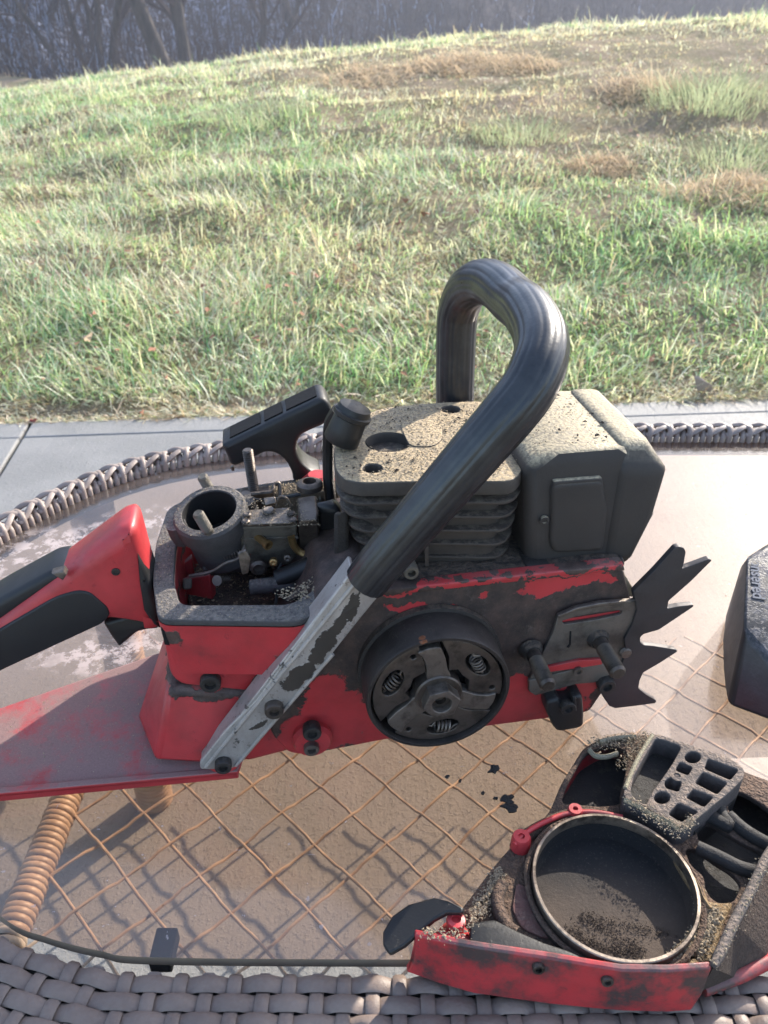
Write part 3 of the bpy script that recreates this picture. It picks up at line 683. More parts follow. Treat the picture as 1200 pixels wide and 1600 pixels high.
# far side of the rim: upright wrapped strands with a plaited edge on top
FARLEN = GLEN - NEARLEN; UNIT = .0204
def sf(u): return SL - pdir * u
_wrap = lambda s, h, lean=0.0: spline([rim(s, .0015, -.008)[0], rim(s, .0020, h * .6)[0], rim(s + lean, .0045, h)[0], rim(s + lean * 1.6, .009, h + .0022)[0], rim(s + lean * 2, .015, h)[0], rim(s + lean * 2, .019, h - .006)[0]], 3)
stuffV = []
def addw(vf, vis, nm):
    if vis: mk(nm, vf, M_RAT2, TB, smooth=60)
    else: stuffV.append(vf)
NU = int(FARLEN / UNIT)
for k in range(NU):
    u = k * UNIT; s = sf(u); p = rim(s, 0, 0)[0]; vis = p.x < .46 and k < 66 and p.y > .44
    dr = -pdir
    for j in range(3):
        ss = s + dr * (j * .0068 + random.uniform(-.0003, .0003)); top = .0052 if j else .0095
        addw(tube(_wrap(ss, top, dr * .0012), .0029 + (.0003 if j == 0 else 0), 8), vis, 'wrap_strand')
    c1 = [rim(s + dr * a, o_, z_)[0] for a, o_, z_ in ((-.004, .003, .0062), (.004, .0035, .0088), (.011, .006, .0118), (.018, .011, .0124), (.026, .017, .0095), (.031, .021, .004))]
    addw(tube(spline(c1, 4), [.0022] + [.0032] * 19 + [.0024], 8, fn=lambda a: 1 - .25 * abs(math.sin(a))), vis, 'plait_strand')
    c2 = [rim(s + dr * a, o_, z_)[0] for a, o_, z_ in ((.004, .021, .004), (.009, .0185, .0100), (.015, .013, .0136), (.022, .0075, .0116), (.029, .0035, .0070))]
    addw(tube(spline(c2, 4), [.0024] + [.003] * 15 + [.002], 8, fn=lambda a: 1 - .25 * abs(math.sin(a))), vis, 'plait_strand')
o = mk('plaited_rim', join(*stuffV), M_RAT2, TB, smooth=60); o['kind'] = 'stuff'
# low shelf: wrapped rails, rings one by one
SZ = .14
ra, rb = G(26, 1440, SZ), G(98, 1262, SZ); rd_ = (rb - ra).normalized(); ra = ra - rd_ * .09; RR = .0152
def rail(p, q, r, pieces=True):
    d = q - p; n_ = int(d.length / .0064); d.normalize(); mk('shelf_rail', rod(p, q, r - .0018, 12), M_DARK, TB); acc = []
    for k in range(n_):
        c = p + d * (k + .5) * .0064; ax = (d + Vector((random.gauss(0, .05), random.gauss(0, .05), random.gauss(0, .05)))).normalized(); q_ = r * random.uniform(.98, 1.04)
        vf = lathe([(q_ * .84, -.0038), (q_ * .96, -.0026), (q_, -.0008), (q_, .0008), (q_ * .96, .0026), (q_ * .84, .0038)], c, ax, 14, cap=False)
        if pieces: mk('rail_wrap', vf, M_HON, TB, smooth=70)
        else: acc.append(vf)
    if acc: o = mk('wrapped_rail', join(*acc), M_HON, TB, smooth=70); o['kind'] = 'stuff'
rail(ra, ra + rd_ * .50, RR)
rail(Vector((ra.x + .01, .285, SZ)), Vector((.66, .285, SZ)), RR, False); rail(Vector((.66, .27, SZ)), Vector((.66, .77, SZ)), RR, False)
# legs with wrapped rattan
lf = G(243, 1250, 0)
for (x, y) in ((lf.x, lf.y), (-.20, .165), (.66, .69), (.62, .165)):
    pr_ = [(.021, 0)]; h = 0
    while h < TABLE - .03: pr_ += [(.0195, h + .0005), (.0215, h + .002), (.0215, h + .0045), (.0195, h + .006)]; h += .0065
    mk('leg', lathe(pr_ + [(.02, TABLE - .02)], Vector((x, y, 0)), ZZ, 16), M_HON, TB, smooth=60)
# diagonal lattice of single canes on the shelf
poly = GA
def inside(x, y):
    c = False; j = len(poly) - 1
    for i in range(len(poly)):
        if (poly[i][1] > y) != (poly[j][1] > y) and x < (poly[j][0] - poly[i][0]) * (y - poly[i][1]) / (poly[j][1] - poly[i][1]) + poly[i][0]: c = not c
        j = i
    return c
def railx(y): return ra.x + (ra.x + rd_.x - ra.x) / rd_.y * (y - ra.y) + .012
KS = (CAMZ - SZ) / .41; SPC = .0424 * KS
for fam in (0, 1):
    for k in range(-16, 22):
        c0 = (-.0628 + .2386) * KS + k * SPC if fam == 0 else (-.1438 - .2413) * KS + k * SPC
        run = []
        for i in range(84):
            y = .285 + i * .0062; x = (c0 - y) if fam == 0 else (c0 + y)
            if y < .80 and railx(y) < x < .66: run.append((x, y))
        if len(run) < 4: continue
        ph = random.uniform(0, 6); am = random.uniform(.0003, .0011)
        pts = [Vector((x + am * math.sin(i * .42 + ph), y + am * math.cos(i * .31 + ph), SZ + (.0014 if (i // 5 + fam + k) % 2 else -.0014))) for i, (x, y) in enumerate(run)]
        mk('lattice_cane', tube(pts, .0016, 6), M_HON, TB, smooth=60)
# black pad that carries the glass
t = NT('black_rubber_pad'); t.pbr((.02, .02, .022), .6); M_PAD = t.m
pc = T(257, 1484, -.012); mk('glass_pad', box(pc, Vector((.0052, 0, 0)), Vector((0, .0085, 0)), ZZ * .0045), M_PAD, TB, bevel=.001)

# ------------------------------------------------------------------ chainsaw materials
RED = (0.50, 0.028, 0.036)
def red_paint(name, blobs_black=(), blobs_bare=(), dust=.35, grime=.3, dustcol=(0.23, 0.17, 0.15), invert=None, edge=0.0, chip=0.5):
    """red enamel over primer: chipped and oily in the given places (ellipses on the side plane)"""
    t = NT(name); W = t.warp(.032, 42)
    fn = t.noise(1100, 3, .7); big = t.noise(28, 7, .7)
    red = t.mix(t.ramp(t.noise(60, 5, .6), .35, .75), RED, tuple(c * .72 for c in RED))
    blk = t.mix(t.ramp(t.noise(75, 7, .75), .35, .7), (0.008, 0.0075, 0.0075), (0.070, 0.042, 0.032))
    blk = t.mix(t.math('MULTIPLY', t.ramp(t.noise(110, 7, .8), .52, .7), .55), blk, (0.15, .12, .10))
    if invert:
        b_ = t.blobs(invert, W, .45); b_ = t.math('ADD', b_, t.math('MULTIPLY', t.math('SUBTRACT', t.noise(240, 6, .75), .5), 1.5)); m = t.math('SUBTRACT', 1.0, t.ramp(b_, .40, .62))
    elif blobs_black: m = t.blobs(blobs_black, W)
    else: m = None
    ch = t.ramp(t.noise(130, 8, .8), .62 - .0 * chip, .65)
    c = t.mix(t.math('MULTIPLY', ch, chip), red, (0.03, .025, .025))
    if m is not None: c = t.mix(m, c, blk)
    g = t.ramp(big, .62 - .25 * grime, .8 - .2 * grime)
    c = t.mix(t.math('MULTIPLY', g, grime * 1.5), c, (.045, .03, .03))
    up = t.ramp(t.up(), .25, .9); dn = t.ramp(t.noise(24, 8, .72), .55 - .35 * dust, .78 - .35 * dust)
    df = t.math('MULTIPLY', up, dn)
    c = t.mix(t.math('MULTIPLY', df, min(1, dust * 1.6)), c, t.mix(fn, tuple(v * .6 for v in dustcol), tuple(v * 1.3 for v in dustcol)))
    c = t.mix(t.math('MULTIPLY', t.noise(40, 6, .65), .22), c, (.20, .13, .11))
    rr = t.math('MULTIPLY_ADD', t.noise(90, 4), .3, .28); 
    if m is not None: rr = t.math('MAXIMUM', rr, t.math('MULTIPLY', m, .62))
    rr = t.math('MAXIMUM', rr, t.math('MULTIPLY', df, .9))
    h = t.math('ADD', t.math('MULTIPLY', fn, .25), t.math('MULTIPLY', t.math('SUBTRACT', 1.0, ch), .8))
    if m is not None: h = t.math('ADD', h, t.math('MULTIPLY', t.math('MULTIPLY', m, t.noise(160, 7, .8)), 2.2))
    t.pbr(c, rr, 0, t.bump(h, .6, .0006), .45); return t.m
M_CASE = red_paint('chipped_red_case', invert=[
    px_blob(660, 917, 66, -7, 4), px_blob(790, 903, 185, -20, 5.5), px_blob(885, 911, 80, -12, 11), px_blob(637, 948, 24, -3, 10), px_blob(690, 953, 24, 1, 6), px_blob(750, 932, 8, 0, 5),
    px_blob(545, 1142, 100, -10, 30), px_blob(470, 1155, 36, -6, 30), px_blob(505, 1095, 26, -48, 26), px_blob(540, 1120, 50, -10, 32), px_blob(845, 1105, 75, -10, 27), px_blob(905, 1070, 32, -8, 18), px_blob(800, 1080, 32, -6, 24), px_blob(640, 1150, 60, -5, 14), px_blob(720, 1138, 90, -12, 18)], dust=.3, grime=.15)
M_TANK = red_paint('red_tank_paint', [px_blob(262, 1002, 3, 10, 14), px_blob(330, 1092, 110, 6, 9), px_blob(470, 1010, 40, -60, 26)], dust=.45, grime=.3, chip=.15)
M_PLATE = red_paint('dusty_red_plate', dust=.72, grime=.35, dustcol=(0.25, 0.155, 0.145), chip=.1)
M_HANDLE = red_paint('red_handle_plastic', dust=.25, grime=.22, dustcol=(.25, .14, .13), chip=.12)
M_BLACKPL = grimy('black_plastic', (.013, .014, .015), (.008, .008, .008), rough=.42, dust=.15, grime=.25, bumpd=.0003, dustcol=(.2, .18, .15))
M_GRIP = grimy('black_rubber_grip', (.012, .0135, .016), (.008, .008, .009), rough=.45, dust=.08, grime=.2, bumpd=.0002, dustcol=(.2, .18, .16), fine=1500)
M_MUFF = grimy('muffler_black', (.030, .027, .025), (.016, .015, .015), rough=.58, dust=1.4, grime=.2, scale=45, dustcol=(.50, .42, .28), dust_lo=.42, bumpd=.00022)
M_CYL = grimy('sooty_cylinder', (.062, .054, .046), (.025, .022, .020), rough=.62, dust=1.15, grime=.3, scale=70, dustcol=(.50, .385, .235), dust_lo=.6, bumpd=.0004)
M_FIN = grimy('sooty_fins', (.058, .046, .038), (.026, .022, .020), rough=.6, dust=.5, grime=.35, scale=80, dustcol=(.22, .18, .13), dust_lo=.5)
M_STEEL = grimy('dull_steel', (.19, .165, .145), (.05, .042, .036), rough=.45, metal=.75, dust=.35, grime=.5, scale=120, bumpd=.0003, dustcol=(.18, .14, .10))
M_DSTEEL = grimy('dark_oily_steel', (.115, .096, .083), (.030, .026, .023), rough=.42, metal=.7, dust=.3, grime=.5, scale=110, bumpd=.0003, dustcol=(.13, .10, .075))
M_DRUM = grimy('sooty_drum_steel', (.050, .043, .040), (.022, .019, .018), rough=.5, metal=.5, dust=.2, grime=.5, scale=60, dustcol=(.12, .09, .07), bumpd=.0004)
M_BLKST = grimy('blackened_steel', (.040, .037, .035), (.020, .018, .018), rough=.45, metal=.35, dust=.25, grime=.3, scale=90, dustcol=(.17, .14, .11))
M_SPIKE = grimy('spike_steel', (.060, .056, .058), (.030, .028, .028), rough=.5, metal=.5, dust=.2, grime=.3, scale=50, dustcol=(.2, .17, .15), bumpd=.0003)
M_CARB = grimy('dirty_zinc', (.15, .135, .11), (.045, .038, .030), rough=.55, metal=.35, dust=.45, grime=.55, scale=110, dustcol=(.2, .165, .12))
M_GASKET = grimy('dusty_grey_rim', (.060, .058, .060), (.028, .027, .028), rough=.8, dust=.8, grime=.4, scale=120, dustcol=(.19, .17, .15), bumpd=.0010)
M_BRASS = grimy('brass', (.35, .22, .09), (.12, .08, .04), rough=.4, metal=.8, dust=.2, grime=.3, scale=150)
M_OILY = grimy('oily_grime', (.028, .024, .021), (.012, .011, .011), rough=.6, dust=.7, grime=.5, scale=90, dustcol=(.15, .11, .08), bumpd=.0015)
M_WOODDUST = grimy('packed_sawdust', (.26, .21, .14), (.10, .08, .06), rough=.95, dust=.8, grime=.35, scale=160, bumpd=.002)
M_CHIPS = grimy('sawdust_chips', (.36, .29, .20), (.16, .12, .08), rough=.95, dust=.3, grime=.4, scale=400)
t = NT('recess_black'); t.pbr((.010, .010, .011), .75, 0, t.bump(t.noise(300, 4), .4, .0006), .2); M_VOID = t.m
# bare aluminium with flaking black paint
t = NT('flaked_aluminium'); W = t.warp(.014, 90)
fl = t.blobs([px_blob(530, 975, 26, -38, 8, Y=-.0165), px_blob(505, 1010, 18, -30, 12, Y=-.0165), px_blob(545, 950, 12, -26, 6, Y=-.0165), px_blob(460, 1062, 18, -20, 12, Y=-.0165), px_blob(478, 1050, 10, -14, 10, Y=-.0165), px_blob(405, 1132, 14, -6, 6, Y=-.0165), px_blob(560, 935, 4, -12, 3, Y=-.0165)], W, .05)
fl2 = t.math('MULTIPLY', t.ramp(t.noise(110, 7, .75), .60, .63), .9)
al = t.mix(t.ramp(t.noise(60, 6, .7, t.map((1, 1, .4))), .3, .75), (.30, .27, .245), (.47, .43, .40)); al = t.mix(t.math('MULTIPLY', t.ramp(t.noise(400, 3, .6), .6, .7), .6), al, (.16, .13, .11))
mk_ = t.math('MAXIMUM', fl, fl2)
c = t.mix(mk_, al, t.mix(t.noise(100, 4), (.018, .018, .017), (.06, .045, .035)))
t.pbr(c, t.math('MULTIPLY_ADD', mk_, .1, .42), t.math('MULTIPLY_ADD', mk_, -.38, .38), t.bump(t.math('ADD', mk_, t.math('MULTIPLY', t.noise(600, 3), .3)), .6, .0005), .5); M_ALU = t.m
# guide plate, beige grey with rust
M_GUIDE = grimy('grey_guide_plate', (.15, .13, .112), (.045, .038, .032), rough=.5, metal=.45, dust=.4, grime=.5, scale=55, dustcol=(.2, .16, .12), bumpd=.0004)
M_RUST = grimy('rust', (.22, .075, .03), (.09, .035, .02), rough=.9, dust=.4, grime=.4, scale=200)

# ------------------------------------------------------------------ chainsaw
SAW = thing('chainsaw', 'red and black chainsaw stripped of its covers, standing on the glass with its clutch showing', 'chainsaw', SO, YAW)
def P(name, vf, mat, parent=SAW, **k): return mk(name, vf, mat, parent, **k)
X_, Y_, Z_ = XS, YS, ZZ
# crankcase
case = P('crankcase', side([(478, 1182), (600, 1158), (860, 1124), (922, 1114), (945, 1080), (982, 1060), (990, 950), (975, 886), (600, 926), (566, 905), (500, 930), (440, 1030), (405, 1090), (425, 1150), (450, 1178)], 0, .088, .0025, rnd=.004), M_CASE, smooth=30)
# raised rib along the top edge and the recess floor on top
P('case_rim', side([(600, 922), (975, 882), (977, 892), (602, 932)], -.0022, .006, .0012), M_CASE, case)
P('case_deck', hull([S(605, 915, .004), S(970, 874, .004), S(605, 915, .004) + YS * .08, S(970, 874, .004) + YS * .08, S(605, 925, .004) , S(970, 885, .004), S(605, 925, .004) + YS * .08, S(970, 885, .004) + YS * .08]), M_OILY)
# lower boss and drip lip left of the drum
P('mounting_boss', lathe([(.011, 0), (.0115, -.004), (.010, -.0065)][::-1], S(487, 1148, 0), -YS * -1, 24), M_CASE, case)
bolt(SAW, S(487, 1138, -.006), -YS, .0052, .005, M_BLKST); bolt(SAW, S(486, 1163, -.005), -YS, .0044, .005, M_STEEL)

# tank: lower body under the carburettor
tank = P('fuel_tank', hull([S(262, 1076, .002), S(432, 1086, .002), S(505, 1100, .002), S(480, 1168, .002), S(385, 1192, .001), S(238, 1184, .001)] + [q + YS * .088 for q in (S(262, 1076, .002), S(432, 1086, .002), S(500, 1100, .002), S(480, 1168, .002), S(385, 1192, .001), S(238, 1184, .001))]), M_TANK, bevel=.004, seg=3)
# air box above it, open at the top
ZR = loc(S(250, 966, 0)).z
def zt(px, py, z=None): return G(px, py, TABLE + (ZR if z is None else z))
outer = [(246, 968), (238, 905), (243, 850), (262, 793), (300, 776), (400, 757), (512, 741), (560, 760), (572, 880), (545, 925), (470, 971)]
inner = [(281, 945), (271, 905), (275, 850), (290, 806), (320, 790), (405, 768), (500, 756), (536, 775), (540, 870), (515, 905), (455, 944)]
O3 = [zt(*p) for p in outer]; I3 = [zt(*p) for p in inner]
def rp(P3, r): return [Vector((x, y, P3[0].z)) for x, y in roundpoly([(p.x, p.y) for p in P3], r)]
rim_ = plate([(p.x, p.y) for p in rp(O3, .007)], [[(p.x, p.y) for p in rp(I3, .006)]], Vector((0, 0, 0)), Vector((1, 0, 0)), Vector((0, 1, 0)), ZZ, O3[0].z - .004, O3[0].z, .0010)
P('air_box_rim', rim_, M_GASKET)
def wall(Pt, dz, shrink, flip=False):
    q = rp(Pt, .007); c = sum(q, Vector()) / len(q); n = len(q); b = [c + (p - c) * shrink - ZZ * dz for p in q]
    return q + b, [(i, (i + 1) % n, n + (i + 1) % n, n + i) for i in range(n)]
zlow = O3[0].z - TABLE - .0705
O4 = [p + Vector((0, 0, -.004)) for p in O3]; I4 = [p + Vector((0, 0, -.0035)) for p in I3]
wv, wf = wall(O4, .034, .965); iv, iff = wall(I4, .040, .96); k = len(wv)
n_i = len(iv) // 2; n_o = len(wv) // 2
fl = [tuple(k + n_i + i for i in range(n_i))]
wv2 = wv + iv; wf2 = wf + [tuple(i + k for i in f[::-1]) for f in iff] + fl
box_ = P('air_box', (wv2, wf2), M_TANK, smooth=40)
# the box's front cheek, one shallow panel with a bevelled lower edge
P('air_box_front', side([(250, 976), (470, 976), (500, 968), (462, 1030), (402, 1083), (282, 1071), (266, 1056)], .0010, .012, .0025, rnd=.004), M_TANK)
bolt(SAW, S(329, 1062, .001), -YS, .0056, .0045, M_BLKST)
P('vent_slot', side([(252, 984), (268, 984), (271, 1010), (257, 1008)], .0006, .0040, .0006), M_VOID, box_)
P('air_box_floor', hull([zt(285, 935) - ZZ * .036, zt(280, 800) - ZZ * .036, zt(540, 770) - ZZ * .036, zt(530, 900) - ZZ * .036, zt(285, 935) - ZZ * .04, zt(280, 800) - ZZ * .04, zt(540, 770) - ZZ * .04, zt(530, 900) - ZZ * .04]), M_OILY)
# red gusset ribs in the left corner of the box, dusted with chips
for (a, b) in (((274, 888), (300, 868)), ((282, 905), (330, 893))):
    p, q = zt(*a, z=.086), zt(*b, z=.094); d = (q - p).normalized(); s_ = d.cross(ZZ)
    P('gusset_rib', hull([p + s_ * .001, p - s_ * .001, q + s_ * .0035, q - s_ * .0035, p + s_ * .001 - ZZ * .01, p - s_ * .001 - ZZ * .01, q + s_ * .0035 - ZZ * .018, q - s_ * .0035 - ZZ * .018]), M_PLATE, bevel=.0008)

# rear bottom guard: wide flat red plate with a turned-down near edge
A0, A1 = loc(T(0, 1240, .010)), loc(T(372, 1206, .006)); B0, B1 = loc(T(0, 1106, .016)), loc(T(246, 1020, .022))
def ext(p, q, x): t_ = (x - p.x) / (q.x - p.x); return p + (q - p) * t_
n0, n1_ = ext(A0, A1, -.40), A1; f0, f1 = ext(B0, B1, -.40), B1
def Lv(v, dz=0): return L(v.x, v.y, v.z + dz)
e1 = loc(T(245, 1186, .012))
pv = [Lv(n0), Lv(n1_), Lv(Vector((-.085, .085, .022))), Lv(f1), Lv(f0)]
th = .0035; nn = len(pv)
P('rear_guard', (pv + [p - ZZ * th for p in pv], [tuple(range(nn)), tuple(range(nn, 2 * nn))[::-1]] + [(i, (i + 1) % nn, nn + (i + 1) % nn, nn + i) for i in range(nn)]), M_PLATE, bevel=.0012)
P('guard_lip', hull([Lv(n0, .0005), Lv(n1_, .0005), Lv(n1_, -.0055), Lv(n0, -.0075), Lv(n0, .0005) + YS * .004, Lv(n1_, .0005) + YS * .004, Lv(n1_, -.0055) + YS * .004, Lv(n0, -.0075) + YS * .004]), M_PLATE, bevel=.0008)
# sloped flank where the guard turns up into the tank
P('tank_flank', hull([T(243, 1190, .012), T(262, 1078, .045), T(215, 1120, .018), T(246, 1030, .024), T(352, 1197, .010), S(262, 1076, .003), S(262, 1076, .003) + YS * .08, S(430, 1088, .003) + YS * .08, S(430, 1088, .003)]), M_TANK, bevel=.003)

# rear handle
hand = P('rear_handle', side([(-420, 1210), (-190, 1090), (0, 968), (104, 892), (185, 832), (203, 827), (213, 835), (222, 868), (240, 935), (250, 992), (222, 980), (196, 976), (164, 972), (120, 994), (0, 1056), (-170, 1150), (-380, 1290)], .030, .062, .0075, rnd=.006), M_HANDLE, smooth=40)
P('grip_insert', side([(-150, 1074), (0, 984), (88, 932), (122, 923), (140, 926), (168, 950), (172, 962), (160, 975), (0, 1049), (-150, 1134)], .0290, .0340, .0012, rnd=.006), M_GRIP)
P('upper_grip_pad', side([(-160, 1038), (-5, 940), (78, 895), (98, 892), (104, 898), (100, 908), (0, 976), (-160, 1070)], .0335, .0605, .004, rnd=.004), M_GRIP)
P('pad_corner', side([(80, 897), (99, 892), (104, 899), (98, 908)], .0262, .032, .001), M_STEEL)
P('trigger', side([(160, 974), (172, 994), (186, 1013), (200, 1001), (214, 989), (232, 985), (248, 984), (250, 972), (205, 962)], .036, .054, .0025, rnd=.002), M_BLACKPL)
P('shaded_gap_filler', side([(214, 868), (232, 905), (246, 945), (250, 985), (238, 978), (222, 955), (216, 915)], .0295, .058, .003), M_BLACKPL)  # added black piece stands in for the shaded gap between handle and box
bolt(hand, S(181, 893, .030), -YS, .0022, .0008, M_BLKST, name='screw')
# where handle and guard meet at the back
ra_ = loc(S(-400, 1250, .046)); P('handle_tail', hull([L(ra_.x - .015, .03, ra_.z + .01), L(ra_.x + .02, .03, ra_.z + .0), L(ra_.x - .015, .062, ra_.z + .01), L(ra_.x + .02, .062, ra_.z), L(ra_.x - .03, .02, .012), L(ra_.x + .02, .02, .012), L(ra_.x - .03, .07, .014), L(ra_.x + .02, .07, .014)]), M_HANDLE, bevel=.005)

# ---- cylinder with cooling fins
ZT = .168
tc = [(524, 735), (520, 700), (560, 652), (598, 636), (690, 628), (760, 626), (790, 640), (815, 672), (818, 735), (800, 752), (652, 752), (560, 754), (536, 748)]
tp3 = [loc(T(x, y, ZT)) for x, y in tc]
tcc = (sum(p.x for p in tp3) / len(tp3), sum(p.y for p in tp3) / len(tp3))
topo = roundpoly([(p.x, p.y) for p in tp3], .010)
def tl(px, py): p = loc(T(px, py, ZT)); return (p.x, p.y)
def tcirc(px, py, r, n=28, sx=1.0, sy=1.0): c = tl(px, py); return [(c[0] + r * sx * math.cos(2 * PI * i / n), c[1] + r * sy * math.sin(2 * PI * i / n)) for i in range(n)]
h_plug = tcirc(607, 690, .0118, sx=1.05); h_a = tcirc(582, 731, .0050); h_b = tcirc(704, 639, .0055)
head = P('cylinder_head', plate(topo, [h_plug, h_a, h_b], SO, XS, YS, ZZ, ZT - .0085, ZT, .0012), M_CYL, smooth=30)
P('plug_well', lathe([(.0122, .001), (.0118, -.004), (.0105, -.012), (.0070, -.0125), (.0070, -.011), (.0060, -.011), (.0058, -.022), (.0001, -.022)], L(*tl(607, 690), ZT - .001), ZZ, 30, cap=False), M_CYL, head)
c_ = tl(614, 694); P('plug_seat', lathe([(.0072, 0), (.0080, .0012), (.0078, .0026), (.0060, .0026), (.0056, -.004), (.0001, -.006)], L(c_[0], c_[1], ZT - .011), ZZ, 28, cap=False), M_STEEL, head)
for hh_ in ((582, 731, .0052), (704, 639, .0057)):
    P('bolt_hole', lathe([(hh_[2], 0), (hh_[2] * .97, -.018), (.0001, -.018)], L(*tl(hh_[0], hh_[1]), ZT - .0012), ZZ, 20, cap=False), M_VOID, head)
bs = [tl(x, y) for x, y in ((622, 660), (672, 655), (692, 668), (690, 690), (676, 699), (640, 699))]
P('head_boss', plate(roundpoly(bs, .009), [], SO, XS, YS, ZZ, ZT - .001, ZT + .0007, .0005), M_CYL, head)
NF = 7
for i in range(NF):
    z = .156 - i * .0092; k = 1 - .012 * i
    f_ = [((x - tcc[0]) * (k - .010 * i * (x < tcc[0])) + tcc[0] + .0012 * i * (x < tcc[0]), (y - tcc[1]) * k + tcc[1] + (0.0006 * i)) for x, y in topo]
    P('cooling_fin', plate(f_, [], SO, XS, YS, ZZ, z - .0019, z, .0006, 1), M_FIN, smooth=30)
core = [((x - tcc[0]) * .78 + tcc[0] + .002, (y - tcc[1]) * .84 + tcc[1]) for x, y in topo]
P('cylinder_barrel', plate(core, [], SO, XS, YS, ZZ, .086, ZT - .006), M_FIN)
P('fin_web', hull([S(663, 800, .010), S(668, 800, .010), S(664, 885, .012), S(670, 885, .012), S(664, 800, .03), S(668, 800, .03), S(664, 885, .03), S(670, 885, .03)]), M_FIN)
P('base_flange', plate([((x - tcc[0]) * .98 + tcc[0], (y - tcc[1]) * .98 + tcc[1]) for x, y in topo], [], SO, XS, YS, ZZ, .088, .097, .001), M_DSTEEL)
bolt(SAW, S(640, 886, .008), -YS, .004, .006, M_CARB)

# spark plug boot hanging off beside the head
b0, b1 = S(532, 690, .060), S(556, 634, .060); bd = (b1 - b0).normalized(); bl_ = (b1 - b0).length
boot = P('plug_boot', lathe([(.0088, 0), (.0098, .001), (.0094, .008), (.0090, bl_ * .68), (.0104, bl_ * .72), (.0106, bl_ * .82), (.0094, bl_ * .84), (.0088, bl_ * .98), (.0050, bl_ * 1.05), (.0001, bl_ * 1.06)], b0, bd, 26), M_BLACKPL, smooth=50)
P('boot_shoulder', hull([b0 + bd * .020 + v for v in (XS * -.0105 + ZZ * .004, XS * -.0105 - ZZ * .006, XS * -.009 + YS * -.007, XS * 0 + YS * -.009, YS * .006)]), M_BLACKPL, boot, bevel=.001)
P('ignition_lead', tube(spline([S(528, 640, .07), S(516, 660, .078), S(513, 700, .085), S(514, 760, .085), S(520, 800, .08)], 5), .0034, 10), M_BLACKPL)

# ---- muffler
mn = [(826, 700), (850, 690), (1030, 716), (1037, 738), (1027, 805), (985, 882), (965, 888), (822, 892)]
ZM = loc(S(940, 727, .016)).z
MY = .012; MD = .100
def M3(px, py, y=MY): return S(px, py, y)
near = [M3(822, 716), M3(838, 706, .018), M3(944, 722), M3(1022, 716), M3(1038, 738), M3(1027, 806), M3(986, 882), M3(968, 889), M3(824, 893)]
nl = [loc(p) for p in near]
ztop = max(p.z for p in nl[:4])
body = [L(p.x, p.y, p.z) for p in nl] + [L(p.x - (.004 if p.x > .1 else 0), MD, p.z) for p in nl]
muf = P('muffler', hull([L(nl[0].x, MY, ztop - .006), L(nl[0].x + .010, MY + .004, ztop), L(nl[4].x - .020, MY + .004, ztop), L(nl[4].x - .004, MY, ztop - .010), L(nl[5].x, MY, nl[5].z), L(nl[6].x, MY, nl[6].z), L(nl[7].x, MY, nl[7].z), L(nl[8].x, MY, nl[8].z),
    L(nl[0].x, MD, ztop - .006), L(nl[0].x + .010, MD - .006, ztop), L(nl[4].x - .020, MD - .006, ztop), L(nl[4].x - .003, MD, ztop - .010), L(nl[5].x - .002, MD, nl[5].z), L(nl[6].x, MD, nl[6].z), L(nl[8].x, MD, nl[8].z)]), M_MUFF, bevel=.0065, seg=4)
# pressed shell half standing proud, with a rounded shoulder
xs_ = loc(M3(955, 760)).x; xr = nl[4].x + .0015
P('muffler_shell', hull([L(xs_ + .002, MY - .0022, ztop - .010), L(xs_ + .004, MY + .006, ztop + .0026), L(xr - .010, MY + .006, ztop + .0018), L(xr, MY - .0022, ztop - .012), L(xr - .0026, MY - .0022, nl[5].z), L(nl[6].x - .0005, MY - .0022, nl[6].z + .003), L(xs_ + .002, MY - .0022, nl[7].z + .004),
    L(xs_ + .002, MD, ztop - .010), L(xs_ + .004, MD - .008, ztop + .0026), L(xr - .010, MD - .008, ztop + .0018), L(xr - .004, MD, ztop - .012), L(xr - .005, MD, nl[5].z), L(nl[6].x - .002, MD, nl[6].z + .003), L(xs_ + .002, MD, nl[7].z + .004)]), M_MUFF, muf, bevel=.005, seg=4)
P('heat_shield_blister', side([(862, 756), (944, 750), (946, 770), (951, 800), (944, 855), (940, 862), (866, 866), (860, 850), (862, 800)], MY - .0030, MY + .004, .0024, rnd=.005), M_MUFF, muf, smooth=50)
P('blister_step', side([(864, 752), (942, 746), (944, 764), (864, 770)], MY - .0025, MY + .004, .0012, rnd=.002), M_MUFF, muf, smooth=50)
bolt(muf, M3(850, 812, MY - .001), -YS, .0026, .0016, M_MUFF)
P('muffler_seam', side([(822, 884), (960, 880), (975, 872), (978, 884), (965, 892), (822, 896)], MY - .006, MY + .01, .0015, rnd=.002), M_BLKST, muf)
P('side_gasket', hull([S(822, 700, .03), S(828, 700, .03), S(820, 880, .03), S(827, 880, .03), S(822, 700, .10), S(828, 700, .10), S(820, 880, .1), S(827, 880, .1)]), M_STEEL)

